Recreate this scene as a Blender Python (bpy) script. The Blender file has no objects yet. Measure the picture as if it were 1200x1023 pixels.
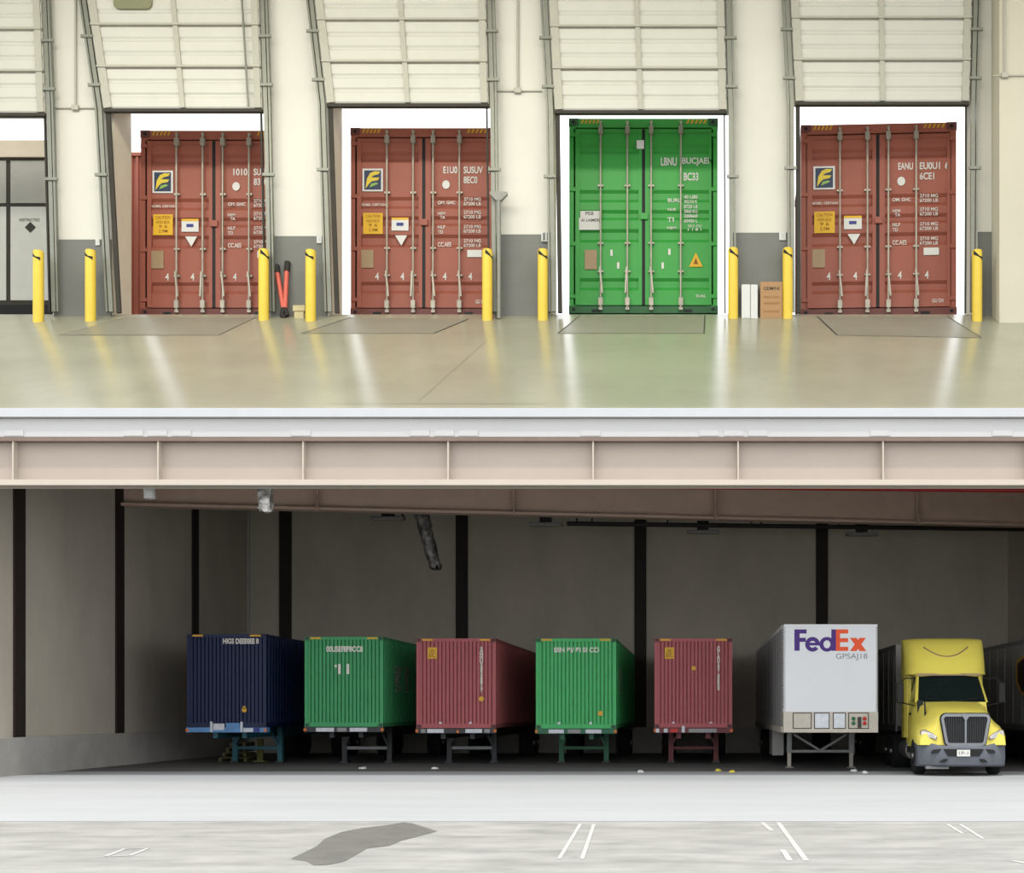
import bpy, bmesh, math, random
from mathutils import Vector, Matrix
random.seed(7)
C = bpy.context.scene.collection
R = math.radians
F, CX, CY, EYE = 1500.0, 815.0, 832.0, 1.75      # focal length in pixels, vanishing point, eye height

def P(px, py, D): return Vector(((px - CX) * D / F, D, EYE + (CY - py) * D / F))
def X(px, D): return (px - CX) * D / F
def Z(py, D): return EYE + (CY - py) * D / F
def G(px, py, z=0.0):
    D = F * (EYE - z) / (py - CY)
    return Vector((X(px, D), D, z))

# ------------------------------------------------------------------ materials
ALB = .62
def lin(c):
    return tuple(ALB * ((v / 255) / 12.92 if v / 255 <= .04045 else ((v / 255 + .055) / 1.055) ** 2.4) for v in c) + (1,)

def mat(name, col, rough=.6, metal=0, var=.12, scale=2.0, bump=0, bscale=30, emit=0, stretch=None, spec=.3):
    m = bpy.data.materials.new(name); m.use_nodes = True
    nt = m.node_tree; b = nt.nodes['Principled BSDF']
    b.inputs['Roughness'].default_value = rough; b.inputs['Metallic'].default_value = metal
    if spec is not None: b.inputs['Specular IOR Level'].default_value = spec
    c = lin(col)
    tc = nt.nodes.new('ShaderNodeTexCoord'); mp = nt.nodes.new('ShaderNodeMapping')
    nt.links.new(tc.outputs['Object'], mp.inputs['Vector'])
    if stretch: mp.inputs['Scale'].default_value = stretch
    n = nt.nodes.new('ShaderNodeTexNoise'); n.inputs['Scale'].default_value = scale
    n.inputs['Detail'].default_value = 6; n.inputs['Roughness'].default_value = .65
    nt.links.new(mp.outputs[0], n.inputs['Vector'])
    r = nt.nodes.new('ShaderNodeValToRGB')
    r.color_ramp.elements[0].position = .3; r.color_ramp.elements[1].position = .7
    r.color_ramp.elements[0].color = tuple(v * (1 - var) for v in c[:3]) + (1,)
    r.color_ramp.elements[1].color = tuple(min(1, v * (1 + var)) for v in c[:3]) + (1,)
    nt.links.new(n.outputs['Fac'], r.inputs['Fac']); nt.links.new(r.outputs[0], b.inputs['Base Color'])
    if bump:
        n2 = nt.nodes.new('ShaderNodeTexNoise'); n2.inputs['Scale'].default_value = bscale; n2.inputs['Detail'].default_value = 5
        nt.links.new(mp.outputs[0], n2.inputs['Vector'])
        bp = nt.nodes.new('ShaderNodeBump'); bp.inputs['Strength'].default_value = bump; bp.inputs['Distance'].default_value = .02
        nt.links.new(n2.outputs['Fac'], bp.inputs['Height']); nt.links.new(bp.outputs[0], b.inputs['Normal'])
    if emit:
        b.inputs['Emission Color'].default_value = c; b.inputs['Emission Strength'].default_value = emit
    return m

M = {}
def m_(k, *a, **kw): M[k] = mat(k, *a, **kw)
m_('white_wall', (237, 234, 220), .75, var=.03, scale=.5)
m_('warm_wall', (224, 217, 194), .75, var=.03, scale=.5)
m_('wainscot', (128, 129, 122), .65, var=.06, scale=1.5)
m_('box_grey', (226, 227, 216), .5, var=.05)
m_('box_grey_dark', (190, 188, 176), .5, var=.05)
m_('grimy_shaded_slab', (112, 110, 107), .9, var=.25, scale=.6, bump=.1, bscale=4, stretch=(.4, 1, 1))  # grime tone deepened under the deck to cut bounce onto container sides
m_('flange_brown', (140, 120, 108), .6)
m_('worn_green', (66, 164, 104), .55, var=.08)
m_('jamb', (240, 226, 202), .8, var=.05)
m_('door_panel', (224, 222, 208), .55, var=.03, scale=1)
m_('strut', (196, 193, 176), .5, var=.05)
m_('track', (150, 151, 138), .45, .4, var=.08)
m_('seal', (70, 66, 58), .8)
m_('vision', (150, 150, 118), .2, var=.05)
m_('bollard', (246, 212, 74), .45, var=.05, scale=3)
m_('black', (22, 22, 22), .6)
m_('dark', (48, 44, 42), .7)
m_('polished', (168, 166, 142), .22, var=.10, scale=.35, bump=.015, bscale=3, spec=.5)
m_('leveller', (150, 146, 128), .38, var=.08, scale=.8)
m_('fascia', (213, 212, 210), .6, var=.05, scale=.8, stretch=(.2, 1, 1))
m_('cap', (216, 217, 219), .55, var=.03)
m_('girder', (198, 183, 170), .6, var=.035, scale=.7)
m_('girder_edge', (214, 202, 186), .55, var=.03)
m_('rear_beam', (226, 196, 178), .65, var=.06)
m_('cast_wall', (216, 205, 189), .85, var=.11, scale=.45, bump=.15, bscale=4, stretch=(1, 1, .5))
m_('column', (50, 40, 36), .7)
m_('kerb', (196, 192, 184), .85, var=.1, scale=1.2, bump=.15, bscale=6)
m_('red_pipe', (150, 22, 20), .4)
m_('soffit', (96, 90, 84), .9)
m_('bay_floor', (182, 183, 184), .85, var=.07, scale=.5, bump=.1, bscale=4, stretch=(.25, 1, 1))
m_('street', (163, 161, 156), .9, var=.26, scale=1.6, bump=.25, bscale=20, stretch=(.5, 1, 1))
m_('stain', (116, 114, 109), .6, var=.2, scale=2)
m_('paint', (200, 199, 194), .8, var=.2, scale=6)
m_('yard_slab', (200, 200, 196), .9)
m_('red_box', (170, 96, 76), .5, var=.09, scale=1.2)
m_('red_dark', (118, 66, 58), .55, var=.15, scale=3)
m_('green_box', (66, 172, 72), .42, var=.05, scale=1)
m_('green_dark', (48, 104, 58), .55, var=.2, scale=3)
m_('low_red', (182, 94, 98), .55, var=.06)
m_('low_red_dark', (118, 62, 66), .6, var=.2, scale=4)
m_('low_green', (74, 190, 110), .5, var=.06)
m_('low_green_dark', (54, 112, 76), .6, var=.3, scale=4)
m_('low_blue', (10, 28, 72), .5, var=.07)
m_('low_blue_dark', (22, 34, 68), .6, var=.2)
m_('galv', (186, 178, 160), .4, .35, var=.15, scale=6)
m_('lettering', (236, 232, 222), .6, var=.06, scale=10)
m_('hazard', (232, 178, 52), .55, var=.12, scale=6)
m_('label_yellow', (244, 190, 36), .5, var=.04)
m_('label_ink', (150, 96, 16), .6)
m_('label_white', (238, 236, 228), .5, var=.03)
m_('plate_tan', (172, 146, 112), .5, .2, var=.1)
m_('navy', (38, 56, 88), .45)
m_('logo_yellow', (238, 210, 60), .45)
m_('logo_green', (150, 190, 90), .45)
m_('ink_blue', (52, 62, 140), .5)
m_('ink_dark', (60, 56, 48), .6)
m_('rust', (120, 70, 45), .85, var=.3, scale=8)
m_('tool_red', (234, 112, 92), .4)
m_('carton', (186, 146, 102), .8, var=.06, scale=3)
m_('beige_box', (216, 202, 154), .7, var=.05)
m_('white_box', (232, 232, 226), .6, var=.02)
m_('galv_pole', (150, 150, 140), .45, .3)
m_('trailer_white', (226, 228, 230), .45, var=.025, scale=.7)
m_('trailer_side', (180, 180, 178), .4, .3, var=.06, scale=1)
m_('trailer_base', (198, 190, 176), .6, var=.1, scale=3)
m_('trailer_grey', (168, 166, 160), .5, .2, var=.05)
m_('purple', (68, 30, 122), .5, var=.02)
m_('orange', (236, 84, 32), .5, var=.02)
m_('grey_ink', (120, 122, 126), .5)
m_('steel_dark', (64, 64, 66), .5, .3, var=.15, scale=5)
m_('steel_grey', (140, 140, 140), .45, .4, var=.12, scale=5)
m_('chassis_teal', (50, 112, 126), .5, var=.2, scale=5)
m_('chassis_blue', (98, 150, 205), .5, var=.25, scale=6)
m_('chassis_green', (42, 110, 78), .5, var=.2, scale=5)
m_('chassis_red', (128, 58, 62), .5, var=.2, scale=5)
m_('lamp_white', (214, 218, 224), .35, var=.15, scale=10)
m_('lamp_orange', (226, 120, 40), .4)
m_('lamp_red', (200, 40, 30), .35)
m_('lamp_green', (40, 110, 70), .4)
m_('cab_yellow', (252, 234, 106), .32, var=.02)
m_('bumper', (104, 108, 116), .55, var=.04)
m_('chrome', (150, 152, 156), .22, .9, var=.03)
m_('grille_dark', (24, 26, 30), .5)
m_('glass', (26, 36, 36), .08, var=.15, scale=2)
m_('headlamp', (232, 230, 226), .15, .2, var=.1, scale=20)
m_('rubber', (30, 30, 31), .85)
m_('wheel_steel', (150, 148, 142), .4, .6)
m_('wrap', (228, 228, 226), .4, var=.06)
m_('foil', (190, 188, 182), .3, .5, var=.75, scale=7, bump=.8, bscale=9)
m_('foil_dark', (120, 118, 114), .3, .4, var=1.0, scale=5, bump=.9, bscale=7)
m_('brown_logo', (52, 34, 26), .5)
m_('gold_logo', (222, 168, 62), .45)
m_('pallet', (120, 108, 78), .85)
m_('olive', (120, 118, 62), .7)
m_('litter_yellow', (226, 206, 80), .7)
m_('litter_white', (232, 232, 228), .7)

# ------------------------------------------------------------------ mesh builder
class MB:
    def __init__(s): s.bm = bmesh.new()
    def face(s, pts):
        vs = [s.bm.verts.new(Vector(p)) for p in pts]
        return s.bm.faces.new(vs)
    def box(s, x0, x1, y0, y1, z0, z1):
        v = [s.bm.verts.new((x, y, z)) for x in (x0, x1) for y in (y0, y1) for z in (z0, z1)]
        for f in ((0, 1, 3, 2), (4, 6, 7, 5), (0, 4, 5, 1), (2, 3, 7, 6), (0, 2, 6, 4), (1, 5, 7, 3)):
            s.bm.faces.new([v[i] for i in f])
        return s
    def prism(s, pts, axis, a, b):
        def q(p, t): return {'x': (t, p[0], p[1]), 'y': (p[0], t, p[1]), 'z': (p[0], p[1], t)}[axis]
        A = [s.bm.verts.new(q(p, a)) for p in pts]; B = [s.bm.verts.new(q(p, b)) for p in pts]
        n = len(pts)
        s.bm.faces.new(A); s.bm.faces.new(B[::-1])
        for i in range(n): s.bm.faces.new((A[i], B[i], B[(i + 1) % n], A[(i + 1) % n]))
        return s
    def loft(s, rings, closed=False, caps=False):
        V = [[s.bm.verts.new(Vector(p)) for p in r] for r in rings]
        n = len(V[0])
        for i in range(len(V) - 1):
            for j in range(n if closed else n - 1):
                k = (j + 1) % n
                s.bm.faces.new((V[i][j], V[i][k], V[i + 1][k], V[i + 1][j]))
        if caps:
            s.bm.faces.new(V[0]); s.bm.faces.new(V[-1][::-1])
        return s
    def cyl(s, p0, p1, r, seg=14, r2=None):
        p0, p1 = Vector(p0), Vector(p1); d = (p1 - p0).normalized()
        a = d.orthogonal().normalized(); b = d.cross(a); r2 = r if r2 is None else r2
        ring = lambda p, rr: [p + a * rr * math.cos(2 * math.pi * i / seg) + b * rr * math.sin(2 * math.pi * i / seg) for i in range(seg)]
        return s.loft([ring(p0, r), ring(p1, r2)], True, True)
    def bar(s, p0, p1, w, h=None):
        p0, p1 = Vector(p0), Vector(p1); d = (p1 - p0).normalized(); h = h or w
        up = Vector((0, 0, 1)) if abs(d.z) < .9 else Vector((0, 1, 0))
        a = d.cross(up).normalized() * w / 2; b = a.cross(d).normalized() * h / 2
        ring = lambda p: [p + a + b, p - a + b, p - a - b, p + a - b]
        return s.loft([ring(p0), ring(p1)], True, True)
    def tube(s, pts, r, seg=8):
        for i in range(len(pts) - 1): s.cyl(pts[i], pts[i + 1], r, seg)
        return s
    def lathe(s, prof, c, axis='z', seg=24):
        c = Vector(c); rings = []
        for (r, h) in prof:
            ring = []
            for i in range(seg):
                t = 2 * math.pi * i / seg; u, v = r * math.cos(t), r * math.sin(t)
                ring.append(c + Vector({'z': (u, v, h), 'x': (h, u, v), 'y': (u, h, v)}[axis]))
            rings.append(ring)
        return s.loft(rings, True, True)
    def build(s, name, m, parent=None, loc=None, smooth=False, bevel=0, kind=None, rot=None):
        bmesh.ops.recalc_face_normals(s.bm, faces=s.bm.faces)
        me = bpy.data.meshes.new(name); s.bm.to_mesh(me); s.bm.free()
        me.materials.append(M[m] if isinstance(m, str) else m)
        o = bpy.data.objects.new(name, me); C.objects.link(o)
        if parent: o.parent = parent
        if loc is not None: o.location = loc
        if rot is not None: o.rotation_euler = rot
        if smooth:
            for p in me.polygons: p.use_smooth = True
            try: me.set_sharp_from_angle(angle=R(40))
            except Exception: pass
        if bevel:
            b = o.modifiers.new('edge', 'BEVEL'); b.width = bevel; b.segments = 2; b.limit_method = 'ANGLE'
        if kind: o['kind'] = kind
        return o

def B(*a): return MB().box(*a)
def tag(o, label=None, cat=None, group=None, kind=None):
    if label: o['label'] = label
    if cat: o['category'] = cat
    if group: o['group'] = group
    if kind: o['kind'] = kind
    return o
def thing(name, loc, label, cat, group=None, rz=0, s=1, kind=None):
    o = bpy.data.objects.new(name, None); C.objects.link(o)
    o.location = loc; o.rotation_euler = (0, 0, rz); o.scale = (s, s, s)
    return tag(o, label, cat, group, kind)
def copy_tree(o, parent=None):
    c = o.copy(); C.objects.link(c)
    if parent: c.parent = parent
    for ch in o.children: copy_tree(ch, c)
    return c
def struct(mb, name, m, label=None, cat=None, parent=None, **k):
    o = mb.build(name, m, parent, **k)
    return tag(o, label, cat, kind='structure')

def text(s, parent, m, x0, x1, z0, z1, y, name='lettering', bold=.012, side=0, label=None):
    cu = bpy.data.curves.new('t', 'FONT'); cu.body = s; cu.size = 1; cu.offset = bold
    if '\n' in s: cu.align_x = 'CENTER'; cu.space_line = .78
    o = bpy.data.objects.new('t', cu); C.objects.link(o)
    bpy.context.view_layer.update()
    me = bpy.data.meshes.new_from_object(o.evaluated_get(bpy.context.evaluated_depsgraph_get()))
    bpy.data.objects.remove(o); bpy.data.curves.remove(cu)
    xs = [v.co.x for v in me.vertices]; ys = [v.co.y for v in me.vertices]
    a, b, c, d = min(xs), max(xs), min(ys), max(ys)
    for v in me.vertices:
        u = x0 + (v.co.x - a) / (b - a) * (x1 - x0); w = z0 + (v.co.y - c) / (d - c) * (z1 - z0)
        v.co = (u, y, w) if side == 0 else (y, u, w)
    me.materials.clear(); me.materials.append(M[m]); me.name = name
    t = bpy.data.objects.new(name, me); C.objects.link(t); t.parent = parent
    if label: t['label'] = label
    return t

def poly(name, m, parent, pts, y, t=.004):
    return MB().prism(pts, 'y', y - t, y).build(name, m, parent)
def disc_pts(cx, cz, rx, rz, n=24): return [(cx + rx * math.cos(2 * math.pi * i / n), cz + rz * math.sin(2 * math.pi * i / n)) for i in range(n)]

def corr(u0, u1, n, d):
    p = (u1 - u0) / n; out = []
    for i in range(n):
        b = u0 + i * p
        out += [(b, 0), (b + .36 * p, 0), (b + .5 * p, d), (b + .86 * p, d)]
    return out + [(u1, 0)]

def groove_prof(u0, u1, n, d):
    p = (u1 - u0) / n; out = []
    for i in range(n):
        b = u0 + i * p
        out += [(b, 0), (b + .60 * p, 0), (b + .70 * p, d), (b + .88 * p, d), (b + .98 * p, 0)]
    return out + [(u1, 0)]

# ------------------------------------------------------------------ upper storey geometry
DE, DW = 31.3, 42.4                       # deck edge, inner face of the dock wall
ZE, ZW = Z(480, DE), Z(370, DW)
SL = (ZW - ZE) / (DW - DE)
def ramp_z(D): return ZE + SL * (D - DE)
def ramp_at(px, py):
    k = (CY - py) / F
    D = (ZE - EYE - SL * DE) / (k - SL)
    return Vector((X(px, D), D, ramp_z(D)))
XL, XR = -27.0, 15.5
D1, DY = 42.6, 44.2
Z1 = ramp_z(D1); ZY = Z1 + .31 * (DY - D1)

fl = MB().prism([(DE, ZE), (D1, Z1), (D1, Z1 - .5), (DE + .05, ZE - .45)], 'x', XL, XR)
fl = struct(fl, 'floor_upper', 'polished', 'polished concrete floor of the upper dock rising to the bay doors', 'floor')
yd = MB().prism([(D1, Z1), (DY, ZY), (72, ZY), (72, ZY - .5), (D1, Z1 - .5)], 'x', XL, XR)
struct(yd, 'floor_yard', 'yard_slab', 'concrete yard slab outside the upper bay doors', 'floor')
RZ = 26.0
struct(B(XL, XR, 24.5, 43.8, RZ, RZ + .4), 'ceiling_upper', 'white_wall', 'unseen ceiling over the upper dock, run forward to keep sun off the deck', 'ceiling')  # front overhang added out of view to shade the deck from the sun

# openings of the dock wall: pixel edges on the wall plane
OPEN = [(-70, 62, 118), (131, 316, 112), (386, 579, 106), (645, 857, 114), (925, 1140, 104)]
WT = 1.3
wl = MB()
edges = [X(-300, DW)]
for a, b, t in OPEN: edges += [X(a, DW), X(b, DW)]
edges.append(XR)
edges[0] = XL
for i in range(0, len(edges), 2):
    wl.box(edges[i], edges[i + 1], DW, DW + WT, ramp_z(DW) - .3, RZ)
for a, b, t in OPEN: wl.box(X(a, DW), X(b, DW), DW, DW + WT, Z(t, DW), RZ)
struct(wl, 'wall_dock', 'white_wall', 'white inner wall of the upper dock with five bay openings', 'wall')
# pale pilaster at the right end of the wall
struct(MB().prism([(DW - 1.1, ramp_z(DW - 1.1) - .05), (DW, ZW - .05), (DW, RZ), (DW - 1.1, RZ)], 'x', X(1167, DW - .6), XR), 'wall_right', 'warm_wall',
       'pale beige projecting wall at the right end of the upper dock', 'wall')
# grey wainscot strips and beige jamb faces
wn = MB()
for i, (a, b, t, p0, p1) in enumerate([(64, 131, 281, 0, 0), (318, 384, 277, 0, 0), (580, 644, 275, 0, 0), (859, 924, 273, 0, 0), (1142, 1163, 272, 0, 0)]):
    mb = MB().box(X(a, DW), X(b, DW), DW - .03, DW + .01, ZW - .05, Z(t, DW))
    mb.box(X(a, DW), X(b, DW), DW - .05, DW + .01, ZW - .05, Z(362, DW))
    struct(mb, 'baseboard_%d' % (i + 1), 'wainscot', 'grey painted lower band of the white wall', 'wall panel')
for i, (a, t) in enumerate([(131, 133), (386, 124), (645, 131), (925, 121)]):
    xa = X(a, DW)
    struct(B(xa - .02, xa + .05, DW + .05, DW + WT + .06, ZW + .05, Z(t, DW) + .6), 'trim_%d' % (i + 1), 'jamb', 'beige reveal at the left of a bay opening', 'trim')

# ------------------------------------------------------------------ overhead sectional doors
DD = 42.12                                   # plane of the raised door leaves
def sectional_door(n, lf, rt, bot, label, window=False, chain=None, gaps=None):
    # lf / rt: pixel x of the left / right leaf edge at the picture's top, at the leaf's bottom and at the floor
    root = thing('door_%d' % n, (0, 0, 0), label, 'dock door', kind='structure')
    zl, z0t = Z(bot, DD), Z(0, DD)
    ztop = zl + 4.6
    def edge(e, z):
        t = (z - zl) / (z0t - zl)
        if z >= zl: return X(e[1] + (e[0] - e[1]) * t, DD)
        t = (zl - z) / (zl - ZW); return X(e[1] + (e[2] - e[1]) * t, DD)
    xl = lambda z: edge(lf, z) + .12
    xr = lambda z: edge(rt, z) - .12
    step = 1.38; z = zl
    while z < ztop - .1:
        zt = z + step; prof = []
        for q in range(3):
            h0 = z + step * q / 3; h1 = z + step * (q + 1) / 3
            prof += [(h0 + .02, 0), (h0 + .07, -.04), (h1 - .10, -.04), (h1 - .03, 0)]
        MB().loft([[(xl(h), DD + .08, h) for h, d in prof], [(xl(h), DD + d, h) for h, d in prof], [(xr(h), DD + d, h) for h, d in prof], [(xr(h), DD + .08, h) for h, d in prof]]).build('door_section', 'door_panel', root)
        B(xl(zt), xr(zt), DD - .14, DD - .03, zt - .045, zt + .02).build('strut', 'strut', root)
        z = zt
    mid = lambda z: (xl(z) + xr(z)) / 2
    for fx, w in ((lambda z: xl(z) + .14, .26), (mid, .16), (lambda z: xr(z) - .14, .22)):
        MB().bar((fx(zl), DD - .06, zl + .02), (fx(ztop), DD - .06, ztop), w, .06).build('stile', 'strut', root)
    B(xl(zl), xr(zl), DD - .06, DD + .08, zl - .1, zl).build('bottom_seal', 'seal', root)
    for e, sg in ((lf, -1), (rt, 1)):
        pts = [Vector((edge(e, q), DD - .02, q)) for q in (ZW + .03, zl, ztop)]
        mb = MB()
        for i in range(2):
            o1, o2 = Vector((sg * .13, .02, 0)), Vector((-sg * .05, .02, 0))
            mb.bar(pts[i], pts[i + 1], .13, .1); mb.bar(pts[i] + o1, pts[i + 1] + o1, .06, .16)
        mb.build('track', 'track', root)
        for q in (zl + .75, zl + 2.35, zl - 2.2):
            xq = edge(e, q) + sg * .06
            B(xq - .2, xq + .2, DD - .13, DD - .06, q - .04, q + .05).build('track_bracket', 'track', root)
        d = Vector((-sg * .2, .12, 0))
        MB().bar(pts[0] + d, pts[1] + d, .14 if sg < 0 else .05, .1).build('jamb_seal', 'seal', root)
    if window:
        c = P(157, 3, DD); pts = []
        for (sx, sz, a0) in ((1, 1, 0), (-1, 1, 90), (-1, -1, 180), (1, -1, 270)):
            for i in range(4):
                t = R(a0 + i * 30); pts.append((c.x + sx * .45 + .18 * math.cos(t), c.z + sz * .1 + .16 * math.sin(t)))
        MB().prism(pts, 'y', DD - .12, DD + .02).build('vision_panel', 'vision', root)
    if chain:
        MB().cyl(P(chain[0], chain[1], DD - .2), P(chain[2], chain[3], DD - .16), .035, 8).build('pull_cord', 'track', root)
    return root
sectional_door(1, (-70, -70, -70), (53, 58, 64), 133, 'raised white overhead door over the bay with the grey trailer, cut by the left edge')
sectional_door(2, (99, 118, 131), (308, 312, 317), 128, 'raised white overhead door with a small vision panel', True, (283, -8, 291, 124))
sectional_door(3, (365, 379, 387), (574, 577, 580), 122, 'raised white overhead door directly right of the door with the vision panel')
sectional_door(4, (639, 646, 649), (853, 856, 857), 130, 'raised white overhead door above the green container')
sectional_door(5, (922, 928, 929), (1143, 1140, 1139), 120, 'raised white overhead door above the rightmost rust red container')

# ------------------------------------------------------------------ containers
def shell(root, W, H, L, body, dark, nose):
    for sx in (-1, 1):
        for y in (0, L - .1):
            B(sx * W / 2 - (.1 if sx > 0 else 0), sx * W / 2 + (0 if sx > 0 else .1), y, y + .1, .1, H - .1).build('corner_post', body, root)
        pr = corr(.1, L - .1, max(8, int(L / .28)), .036)
        xo = sx * (W / 2 - .02)
        MB().loft([[(xo - sx * d, u, .14) for u, d in pr], [(xo - sx * d, u, H - .08) for u, d in pr]]).build('side_wall', body, root)
        for z0 in (.0, H - .09):
            B(sx * W / 2 - (.08 if sx > 0 else 0), sx * W / 2 + (0 if sx > 0 else .08), .1, L - .1, z0 + .01, z0 + .14 if z0 == 0 else H - .005).build('side_rail', body, root)
        for y in (-.012, L - .166):
            for z0 in (0, H - .118):
                mb = B(sx * (W / 2 + .006) - (.162 if sx > 0 else 0), sx * (W / 2 + .006) + (0 if sx > 0 else .162), y, y + .178, z0, z0 + .118)
                c = mb.build('corner_casting', dark, root)
                if y < 0:
                    poly('casting_hole', 'black', c, disc_pts(sx * (W / 2 - .075), z0 + .059, .032, .026, 12), y - .001, .003)
    pr = corr(.1, L - .1, max(8, int(L / .3)), .02)
    MB().loft([[(-W / 2 + .07, u, H - .012 - d) for u, d in pr], [(W / 2 - .07, u, H - .012 - d) for u, d in pr]]).build('roof', body, root)
    B(-W / 2 + .06, W / 2 - .06, .08, L - .05, .06, .12).build('floor_deck', dark, root)
    B(-W / 2 + .1, W / 2 - .1, L - .07, L - .02, .1, H - .1).build('rear_wall', body, root)

def hazard(root, parent, x0, x1, z0, z1, y, n=5):
    mb = MB(); p = (x1 - x0) / n
    for i in range(n):
        a = x0 + i * p
        mb.prism([(a, z0), (a + p * .5, z0), (a + p * .95, z1), (a + p * .45, z1)], 'y', y - .003, y)
    mb.build('hazard_stripes', 'hazard', parent)

def nose_container(px0, px1, top, bot, D, body, dark, label, hz=True):
    W = (px1 - px0) * D / F; H = (bot - top) * D / F; L = 12.0
    root = thing('shipping_container', (X((px0 + px1) / 2, D), D, Z(bot, D)), label, 'shipping container', 'containers parked in the lower bay')
    shell(root, W, H, L, body, dark, True)
    pr = groove_prof(-W / 2 + .1, W / 2 - .1, 19, .055)
    MB().loft([[(u, .02 + d, .13) for u, d in pr], [(u, .02 + d, H - .09) for u, d in pr]]).build('end_wall', body, root)
    B(-W / 2 + .1, W / 2 - .1, .0, .09, H - .1, H - .005).build('header', body, root)
    B(-W / 2 + .1, W / 2 - .1, .0, .09, .01, .14).build('sill', body, root)
    if hz:
        B(-W / 2 + .17, -W / 2 + .5, -.006, 0, H - .075, H - .02).build('marker_strip', 'hazard', root)
        B(W / 2 - .5, W / 2 - .17, -.006, 0, H - .075, H - .02).build('marker_strip', 'hazard', root)
    root['W'] = W
    f = lambda px, py: ((px - (px0 + px1) / 2) * D / F, (bot - py) * D / F)
    return root, f
DLOW = 39.4
c1, f1 = nose_container(219, 312, 743, 852.5, DLOW, 'low_blue', 'low_blue_dark', 'dark blue corrugated container, leftmost in the lower bay')
c2, f2 = nose_container(357, 449, 746, 852, DLOW, 'worn_green', 'low_green_dark', 'green corrugated container with two white bars on its end, beside the blue one')
c3, f3 = nose_container(488, 581, 748, 853.5, DLOW, 'low_red', 'low_red_dark', 'maroon corrugated container standing between the two lower green containers')
c4, f4 = nose_container(628, 722, 748, 854, DLOW, 'low_green', 'low_green_dark', 'bright green corrugated container between the two lower maroon containers')
c5, f5 = nose_container(767, 858, 748, 853, DLOW, 'low_red', 'low_red_dark', 'maroon corrugated container beside the big white trailer')
def put_text(s, root, f, x0, y0, x1, y1, m='lettering', y=.016, **k):
    a, b = f(x0, y1), f(x1, y0); return text(s, root, m, a[0], b[0], a[1], b[1], y, **k)
def put_box(root, f, x0, y0, x1, y1, m, name='sticker', y=.018, t=.006):
    a, b = f(x0, y1), f(x1, y0); return B(a[0], b[0], y - t, y, a[1], b[1]).build(name, m, root)
def put_disc(root, f, px, py, r, m, name='sticker', y=.018):
    c = f(px, py); return poly(name, m, root, disc_pts(c[0], c[1], r * DLOW / F, r * DLOW / F), y, .006)
put_text('HIGS DEEE0EE 8', c1, f1, 261, 748, 303, 754.5, bold=.04)
put_disc(c1, f1, 286, 832, 2.8, 'hazard'); put_disc(c1, f1, 286, 829, 1.8, 'hazard')
put_text('00USEF8F8CC8', c2, f2, 382, 757, 425, 764, bold=.04)
put_text('11', c2, f2, 396, 778, 409, 790, bold=.03); put_box(c2, f2, 392, 779, 394.5, 782, 'lettering', 'sticker')
s_ = put_box(c3, f3, 501, 758.5, 512, 772, 'hazard'); put_text('FI\nEC', s_, f3, 503, 761, 510, 770, 'label_ink', y=.010)
put_text('\n'.join('EGHU5026817'), c3, f3, 562, 758, 566, 811, bold=.05)
put_disc(c3, f3, 564, 819, 3, 'hazard')
put_text('SSN BI/ BI SI CO', c4, f4, 649, 758.5, 702, 764.5, bold=.04)
put_disc(c4, f4, 703.5, 836, 3, 'hazard')
s_ = put_box(c5, f5, 779, 758.5, 790, 772, 'hazard'); put_text('FI\nEC', s_, f5, 781, 761, 788, 770, 'label_ink', y=.010)
put_disc(c5, f5, 813, 783, 2.7, 'hazard')
put_text('\n'.join('GLD630R8'), c5, f5, 840.2, 757, 844, 809, bold=.05)
for r_, f_, xs in ((c3, f3, (516, 551)), (c4, f4, (655, 692)), (c5, f5, (789, 833))):
    for q in xs: put_box(r_, f_, q - 1.7, 846, q + 1.7, 851.5, 'lamp_white', 'reflector')
# white block lettering on the shaded long sides
for r_ in (c2, c4):
    w = r_['W'] / 2
    for k, (y0, y1) in enumerate(((1.5, 2.5), (2.9, 3.6))):
        text('CUSU\n8852\n2210', r_, 'lettering', y0, y1, 1.1, 1.95, w - .01, side=1)

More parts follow.
